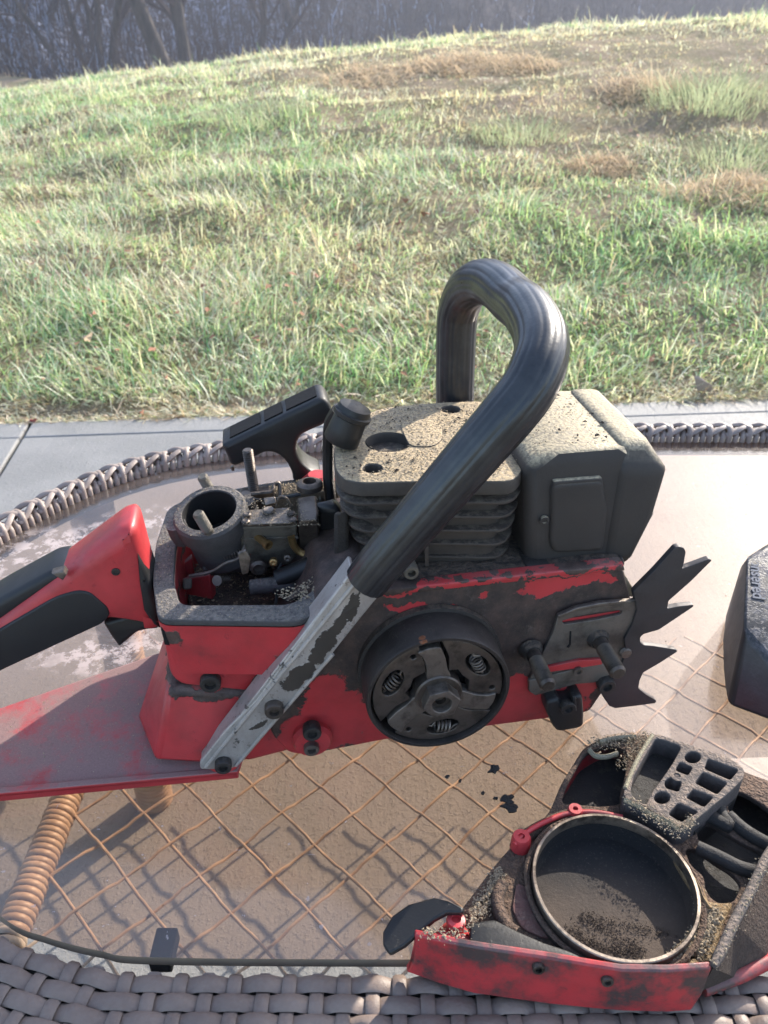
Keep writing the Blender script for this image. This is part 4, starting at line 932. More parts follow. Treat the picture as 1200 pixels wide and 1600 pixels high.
# ---- front handle: ribbed rubber tube
hp = [(572, 908, -.016), (600, 873, -.018), (650, 815, -.020), (700, 757, -.021), (748, 701, -.021), (792, 650, -.020), (822, 612, -.017), (838, 580, -.012), (846, 552, -.004), (845, 528, .006), (836, 505, .020), (822, 484, .036), (804, 470, .055), (786, 453, .072), (767, 442, .090), (746, 442, .105), (729, 455, .117), (719, 477, .124), (714, 500, .127), (712, 550, .127), (711, 600, .126), (711, 650, .125), (711, 720, .122), (706, 790, .118)]
hpts = spline([S(*p) for p in hp], 6)
ribs = lambda a: 1 - .024 * math.exp(-(((a * 8 / PI) % 1 - .5) / .16) ** 2)
nH = len(hpts); rr = [.0108 + .0016 * min(1, i / 30) for i in range(nH)]
rr = [r_ * (1 - .06 * max(0, (i - 90) / 50)) for i, r_ in enumerate(rr)]
t = NT('ribbed_rubber'); c = t.mix(t.ramp(t.noise(50, 6, .7), .4, .7), (.010, .012, .015), (.026, .028, .031)); c = t.mix(t.ramp(t.noise(60, 8, .8), .66, .74), c, (.16, .15, .13))
c = t.mix(t.math('MULTIPLY', t.ramp(t.noise(33, 6, .7), .62, .72), .35), c, (.25, .2, .15))
t.pbr(c, t.math('MULTIPLY_ADD', t.noise(45, 5), .32, .18), 0, t.bump(t.noise(500, 4, .6), .25, .0005), .55, .12); M_RUB = t.m
fh = P('front_handle', tube(hpts, rr, 112, fn=ribs), M_RUB, smooth=80)
P('handle_rear_leg', tube([hpts[-1] + ZZ * .004, hpts[-1] - ZZ * .03, hpts[-1] - ZZ * .07 - YS * .012, hpts[-1] - ZZ * .10 - YS * .02], .0095, 14), M_ALU)
# alloy bracket: angled channel tapering to its foot
def brk(y, o=0): return y
bo = [(549, 893), (571, 905), (590, 915), (600, 922), (556, 976), (483, 1068), (432, 1128), (380, 1190), (368, 1200), (340, 1203), (313, 1203), (312, 1192), (352, 1142), (400, 1094), (470, 1000)]
brb = P('handle_bracket', side(bo, -.0165, -.0130, .0010, rnd=.002), M_ALU)
# turned flanges on both long edges
def flange(a, b, y, w, th=.0022, dirn=1):
    p, q = S(a[0], a[1], y), S(b[0], b[1], y); d = (q - p).normalized(); s_ = d.cross(YS).normalized() * dirn
    return hull([p, q, p + YS * w, q + YS * w, p + s_ * th, q + s_ * th, p + s_ * th + YS * w, q + s_ * th + YS * w])
P('bracket_flange', flange((549, 893), (313, 1198), -.0160, .014), M_ALU, brb, bevel=.0007)
P('bracket_flange', flange((598, 921), (378, 1192), -.0160, .013, dirn=-1), M_ALU, brb, bevel=.0007)
def ridge(a, b, r, y): return tube([S(*a, y), S(*b, y)], r, 8)
P('bracket_ridge', ridge((560, 905), (322, 1198), .0012, -.0166), M_ALU, brb); P('bracket_ridge', ridge((520, 1022), (368, 1196), .0011, -.0166), M_ALU, brb)
P('bracket_spacer', lathe([(.011, 0), (.011, .016)], S(425, 1103, -.015), YS, 24), M_CASE)
P('bracket_spacer', lathe([(.009, 0), (.009, .016)], S(349, 1190, -.015), YS, 24), M_TANK)
bolt(brb, S(428, 1104, -.0165), -YS, .0050, .0046, M_DSTEEL); bolt(brb, S(349, 1191, -.0165), -YS, .0046, .0046, M_BLKST)

# ---- clutch
dc = loc(S(686, 1086, -.026)); DC = L(dc.x, -.026, dc.z); DR = .0388
P('clutch_backing', lathe([(.0405, .0), (.0405, -.004), (.030, -.006)], L(dc.x, -.0005, dc.z), YS, 48), M_OILY)
P('clutch_drum', lathe([(DR - .0002, .022), (DR, .018), (DR, .0012), (DR - .0007, 0), (DR - .0022, 0), (DR - .0026, .001), (DR - .0026, .012), (.0001, .0125)], DC, YS, 96, cap=False), M_DRUM, smooth=40)
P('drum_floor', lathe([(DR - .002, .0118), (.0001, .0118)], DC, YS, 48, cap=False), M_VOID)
def polar(r, a, y=0.0): return L(dc.x + r * math.cos(R(a)), -.026 + y, dc.z + r * math.sin(R(a)))
def pol2(r, a): return (dc.x + r * math.cos(R(a)), dc.z + r * math.sin(R(a)))
def pplate(o, y0, y1, bev, holes=()): return plate(o, holes, SO, XS, ZZ, YS, y0 - .026, y1 - .026, bev)
CLU = [98, 338, 218]
for a in CLU:
    b_ = a - 120
    # shoe spanning from just after this arm to just before the next
    o = [pol2(.0350, a - 9 - i * 4.35) for i in range(24)] + [pol2(.0225, a - 108), pol2(.0165, a - 104), pol2(.0175, a - 78), pol2(.0160, a - 60), pol2(.0175, a - 44), pol2(.0150, a - 28), pol2(.0240, a - 20)]
    sp = a - 60
    hole = [(pol2(.0262, sp)[0] + .0046 * math.cos(R(sp)) * math.cos(q) * 1.1 - .0090 * math.sin(R(sp)) * math.sin(q), pol2(.0262, sp)[1] + .0046 * math.sin(R(sp)) * math.cos(q) * 1.1 + .0090 * math.cos(R(sp)) * math.sin(q)) for q in [2 * PI * i / 18 for i in range(18)]]
    pin = [(pol2(.0295, a - 100)[0] + .0016 * math.cos(2 * PI * i / 10), pol2(.0295, a - 100)[1] + .0016 * math.sin(2 * PI * i / 10)) for i in range(10)]
    P('clutch_shoe', pplate(o, .0022, .0105, .0006, [hole, pin]), M_DSTEEL, smooth=30)
    # curved arm
    arm = [pol2(.0120, a + 26), pol2(.0200, a + 12), pol2(.0280, a + 11), pol2(.0322, a + 15), pol2(.0326, a + 2), pol2(.0320, a - 8), pol2(.0240, a - 15), pol2(.0170, a - 22), pol2(.0125, a - 40)]
    P('clutch_arm', pplate(roundpoly(arm, .002), .0008, .0080, .0006), M_STEEL, smooth=30)
    # coil spring across the gap
    c = polar(.0262, sp, .0030); tg = (XS * -math.sin(R(sp)) + ZZ * math.cos(R(sp))); rd2 = (XS * math.cos(R(sp)) + ZZ * math.sin(R(sp)))
    tg = (tg + rd2 * .25).normalized(); rd2 = tg.cross(YS)
    co_ = []; nt_ = 4.5
    for i in range(int(nt_ * 10) + 1):
        f = i / (nt_ * 10); an = 2 * PI * nt_ * f; co_.append(c + tg * (f - .5) * .0092 + (rd2 * math.cos(an) + YS * math.sin(an)) * .0030)
    co_ = [c - tg * .0085 + YS * .001, c - tg * .0062] + co_ + [c + tg * .0062, c + tg * .0085 + YS * .001]
    P('clutch_spring', tube(co_, .00062, 6), M_STEEL if a != 218 else M_DSTEEL, smooth=60)
P('clutch_hub', lathe([(.0128, .0085), (.0128, .0005), (.0120, -.0003), (.0085, -.0003), (.0001, 0)], DC, YS, 40, cap=False), M_DSTEEL)
hexf = lambda r0: [pol2(r0, 12 + 60 * i) for i in range(6)]
P('hub_nut', plate(hexf(.0100), [[pol2(.0052, i * 15) for i in range(24)]], SO, XS, ZZ, YS, -.026 - .0075, -.026 + .002, .0006), M_STEEL, smooth=30)
P('crank_end', lathe([(.0054, 0), (.0052, -.0035), (.0030, -.0038), (.0028, -.001), (.0001, -.0005)], DC, YS, 24, cap=False), M_DSTEEL, smooth=40)
P('rust_spot', lathe([(.0001, .0), (.0030, .0004), (.0038, .0012)], polar(DR + .0002, 104, .003), XS * math.cos(R(104)) * -1 - ZZ * math.sin(R(104)), 9, cap=False), M_RUST)

# ---- guide plate, studs, spikes on the right
gpx = lambda lp: [(780 + x / 3.529, 840 + y / 3.529) for x, y in lp]
gslot = gpx([(345, 462), (420, 438), (540, 415), (650, 402), (682, 405), (670, 425), (540, 452), (360, 480)])
P('guide_plate', side(gpx([(325, 430), (430, 392), (560, 368), (766, 350), (764, 400), (735, 480), (712, 545), (722, 640), (640, 790), (420, 810), (200, 872), (168, 850), (160, 800), (240, 640), (300, 520)]), -.0030, -.0004, .0005, holes=[gslot]), M_GUIDE, smooth=30)
P('plate_lip', side(gpx([(325, 432), (430, 388), (560, 362), (766, 346), (560, 384), (430, 408), (330, 450)]), -.0050, -.0020, .0006), M_STEEL)
P('lower_rail', side(gpx([(165, 790), (560, 690), (630, 740), (560, 795), (300, 800), (200, 872), (165, 850)]), -.0044, -.001, .0008), M_GUIDE)
P('slot_backing', side(gpx([(330, 455), (690, 398), (690, 432), (340, 486)]), -.0003, .0, 0), M_TANK)
P('adjuster_slot', side(gpx([(270, 715), (440, 678), (560, 672), (570, 700), (430, 722), (280, 742)]), -.0052, -.0030, .0004), M_TANK)
P('plate_mark', side(gpx([(390, 518), (398, 518), (396, 590), (384, 608), (372, 606), (386, 588)]), -.0034, -.0028, 0), M_VOID)
bolt(SAW, S(*gpx([(432, 730)])[0], -.0052), -YS, .0028, .002, M_STEEL)
for (b_, e_) in (((205, 600), (272, 822)), ((560, 540), (660, 752))):
    q = S(*gpx([e_])[0], -.032); l_ = loc(q); base = L(l_.x, -.002, l_.z)
    stud(SAW, base, q, .0043, M_DSTEEL, name='bar_stud')
    P('stud_collar', lathe([(.0070, 0), (.0062, -.002), (.0050, -.004)], base, YS, 20), M_OILY)
spk = gpx([(690, 560), (735, 480), (760, 400), (740, 300), (860, 180), (955, 75), (972, 56), (995, 50), (1020, 58), (1030, 80), (1020, 140), (1010, 172), (1060, 155), (1160, 118), (1174, 126), (1060, 240), (935, 350), (928, 392), (990, 380), (1070, 371), (1074, 380), (985, 440), (880, 510), (835, 522), (795, 534), (778, 552), (780, 580), (800, 594), (850, 598), (975, 618), (985, 628), (890, 690), (795, 745), (775, 790), (768, 832), (810, 866), (868, 900), (862, 914), (760, 928), (640, 942), (608, 930), (580, 890), (556, 852), (600, 800), (650, 760), (700, 640)])
spi = P('bumper_spikes', side(spk, -.0045, -.0008, .0004, rnd=.0008), M_SPIKE, smooth=30)
t = NT('bright_edge'); t.pbr(t.mix(t.noise(300, 3), (.35, .31, .28), (.6, .55, .5)), .4, .6); M_EDGE = t.m
P('spike_weld', lathe([(.0001, -.001), (.003, -.0006), (.004, .001)], S(*gpx([(700, 640)])[0], -.0048), YS, 10, cap=False), M_STEEL, spi)
bolt(SAW, S(*gpx([(582, 800)])[0], -.0045), -YS, .0052, .0045, M_BLKST)
# sawdust packed behind the spikes
P('packed_dust', hull([S(*gpx([v])[0], .002 + d) for v in ((690, 200), (742, 285), (735, 330), (690, 310)) for d in (0, .012)]), M_WOODDUST, bevel=.001)
# chain catcher
cc_ = P('chain_catcher', side(gpx([(262, 905), (330, 888), (345, 912), (400, 908), (412, 875), (462, 872), (470, 960), (468, 1040), (440, 1056), (326, 1076), (300, 1050), (262, 965)]), -.010, .004, .0022, rnd=.003), M_BLACKPL)
bolt(cc_, S(*gpx([(372, 925)])[0], -.010), -YS, .0045, .0035, M_BLKST)
P('catcher_rib', side(gpx([(405, 880), (425, 876), (430, 960), (410, 950)]), -.0125, -.008, .001), M_BLACKPL, cc_)

# ---- carburettor
fc = T(330, 806, .128); fa = Vector((-.12, -.26, 1)).normalized()
carb = P('intake_flange', lathe([(.0150, .004), (.0158, .005), (.0196, .0045), (.0208, .003), (.0210, -.006), (.0175, -.012), (.0170, -.030), (.0125, -.034)], fc, fa, 44, cap=False), M_GASKET, smooth=35)
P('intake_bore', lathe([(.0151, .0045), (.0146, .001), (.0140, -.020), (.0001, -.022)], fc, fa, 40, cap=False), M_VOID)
for (x, y) in ((384, 786), (276, 822)):
    P('flange_ear', lathe([(.0055, .002), (.0058, -.006), (.005, -.012)], T(x, y, .125), fa, 18), M_GASKET, carb, smooth=40)
for (a, b) in (((333, 775), (325, 746)), ((328, 834), (318, 806))):
    p = T(*a, .127); stud(SAW, p, p + fa * .0165 + XS * -.002, .0030, M_CARB, name='filter_stud', start=.2)
cb = P('carburettor_body', hull([T(378, 800, .128), T(452, 796, .128), T(464, 812, .128), T(464, 822, .126), T(376, 824, .126), T(378, 895, .090), T(464, 880, .090), T(464, 800, .090), T(380, 800, .090)]), M_CARB, bevel=.0012)
P('carburettor_lid', hull([T(376, 798, .1325), T(450, 793, .1325), T(463, 810, .1325), T(462, 817, .1325), T(380, 820, .1325), T(376, 798, .128), T(452, 793, .128), T(466, 811, .128), T(464, 821, .128), T(378, 824, .128)]), M_STEEL, bevel=.0009)
P('lid_clip', hull([T(412, 778, .136), T(430, 776, .137), T(432, 786, .134), T(414, 790, .134), T(412, 778, .134), T(430, 776, .134)]), M_STEEL, cb, bevel=.0004)
P('lid_screw', lathe([(.0034, 0), (.0034, .0012), (.0028, .002), (.0001, .0016)], T(420, 800, .1325), ZZ, 16), M_STEEL, cb)
P('linkage_wire', tube(spline([T(432, 790, .136), T(437, 776, .142), T(448, 778, .142), T(455, 790, .136)], 5), .0006, 6), M_STEEL)
P('adjuster_block', hull([T(380, 824, .126), T(398, 822, .126), T(398, 868, .104), T(380, 872, .104), T(380, 824, .118) , T(398, 822, .118)]), M_CARB, cb, bevel=.001)
bt0 = T(398, 835, .118); bt1 = bt0 + Vector((.009, -.010, -.001)); P('brass_nipple', lathe([(.0024, 0), (.0022, .010), (.0029, .0115), (.0029, .0135), (.0018, .0135), (.0016, .006), (.0001, .006)], bt0, bt1 - bt0, 16, cap=False), M_BRASS)
P('fuel_elbow', tube(spline([T(455, 838, .118), T(458, 850, .112), T(468, 862, .106), T(486, 870, .104)], 4), .0022, 10), M_BRASS)
P('fuel_screw', lathe([(.0048, 0), (.0050, -.003), (.0034, -.0045), (.0030, -.002), (.0001, -.0015)], T(404, 883, .100), YS, 20), M_DSTEEL)
P('impulse_hose', tube(spline([T(433, 905, .096), T(462, 893, .100), T(490, 880, .104), T(507, 872, .106)], 5), .0052, 14), M_BLACKPL)
P('fuel_hose', tube(spline([T(392, 918, .092), T(420, 915, .093), T(448, 914, .092), T(466, 920, .086)], 5), [.0046] * 12 + [.0052] * 4, 14), M_GASKET)
P('hose_clamp_block', hull([T(285, 905, .094), T(300, 903, .094), T(300, 920, .090), T(286, 922, .090), T(285, 905, .085), T(300, 903, .085), T(300, 920, .082), T(286, 922, .082)]), M_CARB, bevel=.0012)
P('throttle_shaft', tube([T(318, 888, .095), T(400, 878, .095)], .0048, 14), M_BLKST)
P('choke_block', hull([T(338, 830, .112), T(378, 826, .112), T(378, 880, .094), T(345, 880, .094), T(338, 830, .085), T(378, 826, .085)]), M_DSTEEL, bevel=.002)
# manifold flange, heat shield and rubber intake boot against the cylinder
P('manifold_flange', hull([T(464, 778, .134), T(494, 774, .136), T(498, 800, .136), T(496, 812, .134), T(466, 815, .132), T(470, 878, .090), T(500, 872, .090), T(466, 778, .090), T(496, 776, .09)]), M_DSTEEL, bevel=.0015)
P('intake_boot', hull([T(495, 786, .138), T(520, 780, .138), T(532, 796, .136), T(500, 798, .134), T(502, 866, .094), T(540, 862, .094), T(500, 786, .094), T(535, 784, .094)]), M_BLACKPL, bevel=.002)
P('flange_nut', lathe([(.0078, 0), (.0076, .003), (.0052, .0045), (.0040, .0045), (.0038, .001), (.0001, .001)], T(484, 762, .132), ZZ, 22, cap=False), M_DSTEEL)
p0 = T(397, 768, .122); stud(SAW, p0, p0 + ZZ * .0285 + XS * -.0015, .0031, M_DSTEEL, name='tall_stud', start=.05)
P('stud_base', hull([p0 + v for v in (XS * -.008 - YS * .003, XS * .012 - YS * .003, XS * .012 + YS * .006, XS * -.008 + YS * .006, XS * -.008 - YS * .003 - ZZ * .02, XS * .012 - YS * .003 - ZZ * .02)]), M_DSTEEL, bevel=.001)
P('pivot_post', rod(T(386, 793, .118), T(384, 772, .128), .0034), M_STEEL)
P('choke_lever', tube(spline([T(392, 772, .130), T(410, 770, .130), T(425, 768, .130), T(428, 758, .132), T(436, 756, .132), T(438, 775, .126)], 4), .0013, 7), M_DSTEEL)
# springs, screws, linkage and wiring around the carburettor
def spring(p, q, r, n, wr, mat=M_STEEL, name='return_spring'):
    d = (q - p); ln = d.length; d.normalize(); u, v = frame_of(d); pts = [p]
    for i in range(int(n * 9) + 1):
        f = i / (n * 9); a_ = 2 * PI * n * f; pts.append(p + d * ln * (.1 + .8 * f) + (u * math.cos(a_) + v * math.sin(a_)) * r)
    P(name, tube(pts + [q], wr, 5), mat, smooth=60)
spring(T(346, 868, .108), T(378, 862, .108), .0022, 6, .0004)
spring(T(470, 845, .112), T(478, 818, .122), .0020, 5, .0004)
for (x, y, z) in ((386, 805, .1332), (455, 803, .1332), (384, 816, .1332), (458, 814, .1332)):
    P('cover_screw', lathe([(.0024, 0), (.0024, .0008), (.0016, .0014), (.0001, .0010)], T(x, y, z), ZZ, 12), M_DSTEEL, cb)
for (x, y) in ((388, 858), (450, 870), (428, 876)):
    P('jet_screw', lathe([(.0022, 0), (.0022, .003), (.0012, .0034), (.0001, .0026)], T(x, y, .106), Vector((0, -1, .2)), 12), M_BRASS if x == 428 else M_DSTEEL, cb)
P('carb_rib', hull([T(376, 842, .118), T(466, 838, .118), T(376, 846, .116), T(466, 842, .116), T(376, 842, .110), T(466, 838, .110), T(376, 842, .117) + YS * .004, T(466, 838, .117) + YS * .004]), M_CARB, cb, bevel=.0005)
P('throttle_rod', tube(spline([T(296, 900, .100), T(330, 893, .104), T(352, 880, .110), T(372, 872, .110), T(382, 852, .114)], 5), .0009, 6), M_STEEL)
P('primer_wire', tube(spline([T(425, 960, .096), T(432, 935, .094), T(428, 905, .094), T(440, 880, .100)], 5), .0008, 6), M_BLACKPL)
P('stop_wire', tube(spline([T(300, 800, .112), T(345, 782, .118), T(376, 772, .122), T(410, 782, .126), T(470, 772, .130)], 5), .0010, 6), M_BLACKPL)
P('shaft_lever', side([(372, 866), (384, 860), (392, 874), (388, 896), (378, 898)], .018, .020, .0004), M_STEEL)
P('idle_screw', stud_v := lathe([(.0018, 0)] + [(.0018 - .0003 * (i % 2), .0008 * i) for i in range(1, 12)] + [(.003, .0100), (.003, .0122), (.0001, .0122)], T(356, 905, .098), Vector((-.3, -.8, .5)), 12), M_DSTEEL)
P('strut_lug', hull([T(505, 905, .104), T(530, 890, .106), T(535, 900, .100), T(508, 918, .098), T(505, 905, .09), T(530, 890, .09)]), M_RUST, bevel=.0015)
P('gasket_edge', hull([T(498, 776, .137), T(501, 776, .137), T(505, 868, .094), T(508, 868, .094), T(498, 776, .09), T(501, 776, .09)]), M_CARB)
grit(SAW, 'dust_on_carburettor', 500, lambda r: T(r.uniform(380, 500), r.uniform(780, 822), .133 + r.random() * .001), M_CHIPS, .0002, .0008, 31)
# dusty ledge at the back of the box
lg = [T(392, 768, .118), T(520, 745, .118), T(530, 765, .118), T(400, 776, .118)]
P('rear_ledge', hull(lg + [p - ZZ * .03 for p in lg]), M_WOODDUST, bevel=.001)
P('rear_wall', hull([p + YS * .004 - ZZ * .002 for p in (T(395, 775, .114), T(525, 760, .114))] + [p + YS * .007 - ZZ * .04 for p in (T(395, 775, .114), T(525, 760, .114))] + [p + YS * .012 - ZZ * .002 for p in (T(395, 775, .114), T(525, 760, .114))]), M_PLATE)
P('boot_bracket', hull([S(522, 800, .03), S(545, 800, .03), S(545, 905, .03), S(522, 905, .03), S(522, 800, .07), S(545, 800, .07), S(545, 905, .07), S(522, 905, .07)]), M_OILY, bevel=.002)
P('carb_heap', hull([T(470, 935, .098), T(520, 905, .100), T(545, 880, .098), T(500, 885, .098), T(470, 935, .085), T(545, 880, .085), T(430, 945, .098)]), M_OILY, bevel=.003)

# ---- starter grip standing up behind the carburettor
zg = lambda lp: [(200 + x / 3.333, 580 + y / 3.333) for x, y in lp]
GY = .128
sg = P('starter_grip', side(zg([(490, 388), (700, 286), (830, 222), (1000, 142), (1024, 146), (1045, 165), (1068, 214), (1050, 250), (1020, 284), (950, 312), (900, 338), (880, 380), (880, 430), (905, 480), (950, 520), (1010, 548), (1010, 580), (860, 580), (858, 540), (835, 490), (800, 450), (760, 428), (715, 425), (650, 460), (560, 500), (530, 488), (518, 450), (495, 405)]), GY, GY + .026, .0030, rnd=.003), M_BLACKPL, smooth=50)
for lp in ([(530, 369), (690, 291)], [(712, 280), (806, 234)], [(826, 224), (985, 149)]):
    q = zg(lp); V_ = [S(*p, GY) + YS * .005 for p in q] + [S(*p, GY) + YS * .021 for p in q]
    P('grip_slot', hull([v + ZZ * .0009 for v in V_] + [v - ZZ * .004 for v in V_]), M_VOID, sg)
P('rope_stub', tube(spline([S(*p, GY + .008) for p in zg([(540, 496), (545, 506), (548, 515)])], 3), .0012, 6), M_STEEL, sg)
P('starter_housing', hull([L(-.075, .100, .012), L(.08, .100, .012), L(.09, .122, .02), L(-.06, .122, .02), L(-.075, .100, .105), L(.08, .100, .1), L(.07, .122, .09), L(-.055, .122, .09)]), M_HANDLE, bevel=.006, seg=3)
hc = S(497, 760, .118); P('grip_guide', lathe([(.012, -.012), (.011, .004), (.006, .009)], hc, ZZ, 20), M_HANDLE)

# ---- loose sawdust on the saw
def onpoly(pts2, z, jz=.0005):
    def f(r):
        for _ in range(20):
            x = r.uniform(min(p[0] for p in pts2), max(p[0] for p in pts2)); y = r.uniform(min(p[1] for p in pts2), max(p[1] for p in pts2)); c = False; j = len(pts2) - 1
            for i in range(len(pts2)):
                if (pts2[i][1] > y) != (pts2[j][1] > y) and x < (pts2[j][0] - pts2[i][0]) * (y - pts2[i][1]) / (pts2[j][1] - pts2[i][1]) + pts2[i][0]: c = not c
                j = i
            if c: return L(x, y, z + r.random() * jz)
    return f
shr = [((x - tcc[0]) * .96 + tcc[0], (y - tcc[1]) * .95 + tcc[1]) for x, y in topo]
def clear(f, circ):
    def g(r):
        p = f(r)
        if p is None: return None
        q = loc(p)
        for (cx, cy, rad) in circ:
            if math.hypot(q.x - cx, q.y - cy) < rad: return None
        return p
    return g
circ = [(*tl(607, 690), .0125), (*tl(582, 731), .0055), (*tl(704, 639), .006)]
nearleft = lambda f: (lambda r: (lambda p: p if p is not None and r.random() < 1.15 - abs(loc(p).x - tcc[0] + .02) * 9 else None)(f(r)))
grit(SAW, 'sawdust_on_head', 6500, nearleft(clear(onpoly(shr, ZT, .0014), circ)), M_CHIPS, .00015, .00075, 3)
mt = [(nl[0].x + .006, MY + .010), (nl[4].x - .012, MY + .010), (nl[4].x - .014, MD - .01), (nl[0].x + .006, MD - .01)]
grit(SAW, 'sawdust_on_muffler', 420, onpoly(mt, ztop + .0004, .0003), M_CHIPS, .0002, .0008, 4)
dk = grimy('dark_crumbs', (.06, .045, .035), (.03, .02, .02), rough=.9, dust=.2)
grit(SAW, 'dark_crumbs_on_head', 260, clear(onpoly(shr, ZT, .0004), circ), dk, .0003, .0014, 5)
grit(SAW, 'dark_crumbs_on_muffler', 40, onpoly(mt, ztop + .0006, .0003), dk, .0004, .0016, 6)
lg2 = [(loc(p).x, loc(p).y) for p in lg]; grit(SAW, 'sawdust_on_ledge', 900, onpoly(lg2, .118, .002), M_CHIPS, .0003, .0014, 7)
rimo = [(loc(p).x, loc(p).y) for p in O3]
def onrim(r):
    i = r.randrange(len(O3)); f = r.random(); g = r.uniform(.1, .9); a = O3[i].lerp(O3[(i + 1) % len(O3)], f); b = I3[i].lerp(I3[(i + 1) % len(I3)], f); return a.lerp(b, g)
grit(SAW, 'dust_on_rim', 900, onrim, M_CHIPS, .00015, .0006, 8)
ib = [(loc(p).x, loc(p).y) for p in I3]
grit(SAW, 'chips_in_box', 1500, lambda r: (lambda p: p - ZZ * .034 if p else None)(onpoly(ib, ZR, .002)(r)), M_CHIPS, .0003, .0013, 9)
ft = loc(fc)
def onflange(r):
    a = r.uniform(0, 2 * PI); q = r.uniform(.0155, .0200); u, v = frame_of(fa); return fc + fa * .0046 + (u * math.cos(a) + v * math.sin(a)) * q
grit(SAW, 'dust_on_flange', 500, onflange, M_CHIPS, .00015, .0006, 10)
gd = [(A1.x - .01, A1.y + .01), (A0.x, A0.y + .006), (B0.x, B0.y - .006), (B1.x, B1.y - .006)]
def onguard(r):
    p = onpoly(gd, 0)(r)
    if p is None: return None
    q = loc(p); f = (q.y - A1.y) / (B1.y - A1.y); return L(q.x, q.y, .0075 + f * .0145 + .0012)
grit(SAW, 'dust_on_guard', 350, onguard, M_CHIPS, .0002, .0006, 11)
bx = [(loc(T(x, y, .1)).x, loc(T(x, y, .1)).y) for x, y in ((430, 950), (520, 915), (545, 880), (560, 905), (520, 940), (470, 965))]
grit(SAW, 'chips_by_boot', 500, onpoly(bx, ZR - .002, .003), M_CHIPS, .0003, .0013, 12)

# ------------------------------------------------------------------ clutch cover lying on its face at the lower right
CO = T(900, 1400, 0)
CV = thing('clutch_cover', 'red clutch cover caked with oily sawdust, lying inside up across the near glass edge', 'saw cover', CO)
def Q(name, vf, mat, parent=CV, **k): return mk(name, vf, mat, parent, **k)
z1 = lambda lp: [(580 + x / 1.9355, 1120 + y / 1.9355) for x, y in lp]
z3 = lambda lp: [(900 + x / 4.0, 1130 + y / 4.0) for x, y in lp]
M_CRED = red_paint('cover_red_paint', dust=.2, grime=.6, chip=.8, dustcol=(.20, .13, .11))
M_CFACE = red_paint('cover_red_outside', dust=.35, grime=.8, chip=.5, dustcol=(.22, .12, .12))
M_CAKE = grimy('caked_sawdust', (.042, .031, .025), (.014, .012, .011), rough=.9, dust=.9, grime=.35, scale=75, dustcol=(.15, .095, .065), dust_lo=.2, bumpd=.003)
M_CAKE2 = grimy('rusty_sawdust', (.26, .17, .08), (.07, .045, .03), rough=.95, dust=.8, grime=.5, scale=140, dustcol=(.30, .22, .13), dust_lo=.1, bumpd=.004)
M_CDARK = grimy('oily_black_inside', (.016, .0155, .0155), (.009, .009, .009), rough=.7, dust=.35, grime=.4, scale=60, dustcol=(.09, .075, .06), bumpd=.0012)
t = NT('cup_floor'); c = t.mix(t.ramp(t.noise(900, 3, .6), .55, .75), (.012, .012, .013), (.05, .045, .04)); sy_ = t.n('SeparateXYZ'); t.set(sy_.inputs[0], t.warp(.03, 40)); c = t.mix(t.math('MULTIPLY', t.ramp(sy_.outputs[1], .015, -.035), .6), c, (.12, .085, .062))
t.pbr(c, .8, 0, t.bump(t.noise(500, 5, .7), .6, .0008), .3); M_CUP = t.m
M_GRID = grimy('dusty_cast_grid', (.085, .075, .072), (.035, .03, .03), rough=.8, dust=.8, grime=.45, scale=110, dustcol=(.22, .17, .135), dust_lo=.3, bumpd=.0018)
ZD = .021
outl = z1([(300, 640), (250, 610), (300, 545), (362, 462), (428, 385), (440, 352), (490, 340), (540, 285), (575, 200), (640, 95), (700, 60), (850, 52), (935, 80), (1130, 165), (1240, 205), (1340, 250), (1340, 400), (1200, 430), (1130, 580), (1036, 757), (900, 762), (760, 760), (540, 722), (400, 690)])
def rxy(lp, z): return [(T(x, y, z).x, T(x, y, z).y) for x, y in lp]
ow = roundpoly(rxy(outl, ZD), .004)
rc = T(*z1([(735, 508)])[0], .028); RRd = .94 * (T(*z1([(475, 516)])[0], .028) - T(*z1([(991, 516)])[0], .028)).length / 2
ringh = [(rc.x + RRd * 1.02 * math.cos(2 * PI * i / 64), rc.y + RRd * 1.02 * math.sin(2 * PI * i / 64)) for i in range(64)]
H1 = roundpoly(rxy(z1([(590, 205), (650, 105), (715, 85), (775, 100), (770, 170), (752, 235), (755, 262), (690, 272), (620, 262), (575, 262)]), ZD), .006)
H2 = roundpoly(rxy(z1([(1075, 240), (1110, 222), (1170, 255), (1240, 310), (1225, 360), (1160, 358), (1085, 300)]), ZD), .005)
H3 = roundpoly(rxy(z1([(985, 335), (1020, 318), (1062, 345), (1130, 385), (1190, 410), (1165, 450), (1110, 450), (1040, 410), (990, 378)]), ZD), .006)
H4 = roundpoly(rxy(z1([(948, 398), (985, 400), (1040, 440), (1090, 470), (1120, 505), (1098, 560), (1045, 562), (1012, 528), (1008, 480), (968, 450)]), ZD), .006)
B0_ = Vector((0, 0, TABLE)); XX, YY = Vector((1, 0, 0)), Vector((0, 1, 0))
Q('deck', plate(ow, [ringh, H1, H2, H3, H4], B0_, XX, YY, ZZ, ZD - .0035, ZD, .0010), M_CAKE)
inn = [((x - rc.x) * .985 + rc.x, (y - rc.y) * .985 + rc.y) for x, y in ow]
Q('shell_wall', plate(ow, [inn], B0_, XX, YY, ZZ, .001, ZD - .0038, .0), M_CFACE)
Q('shell_floor', plate(inn, [], B0_, XX, YY, ZZ, .001, .004, 0), M_CDARK)
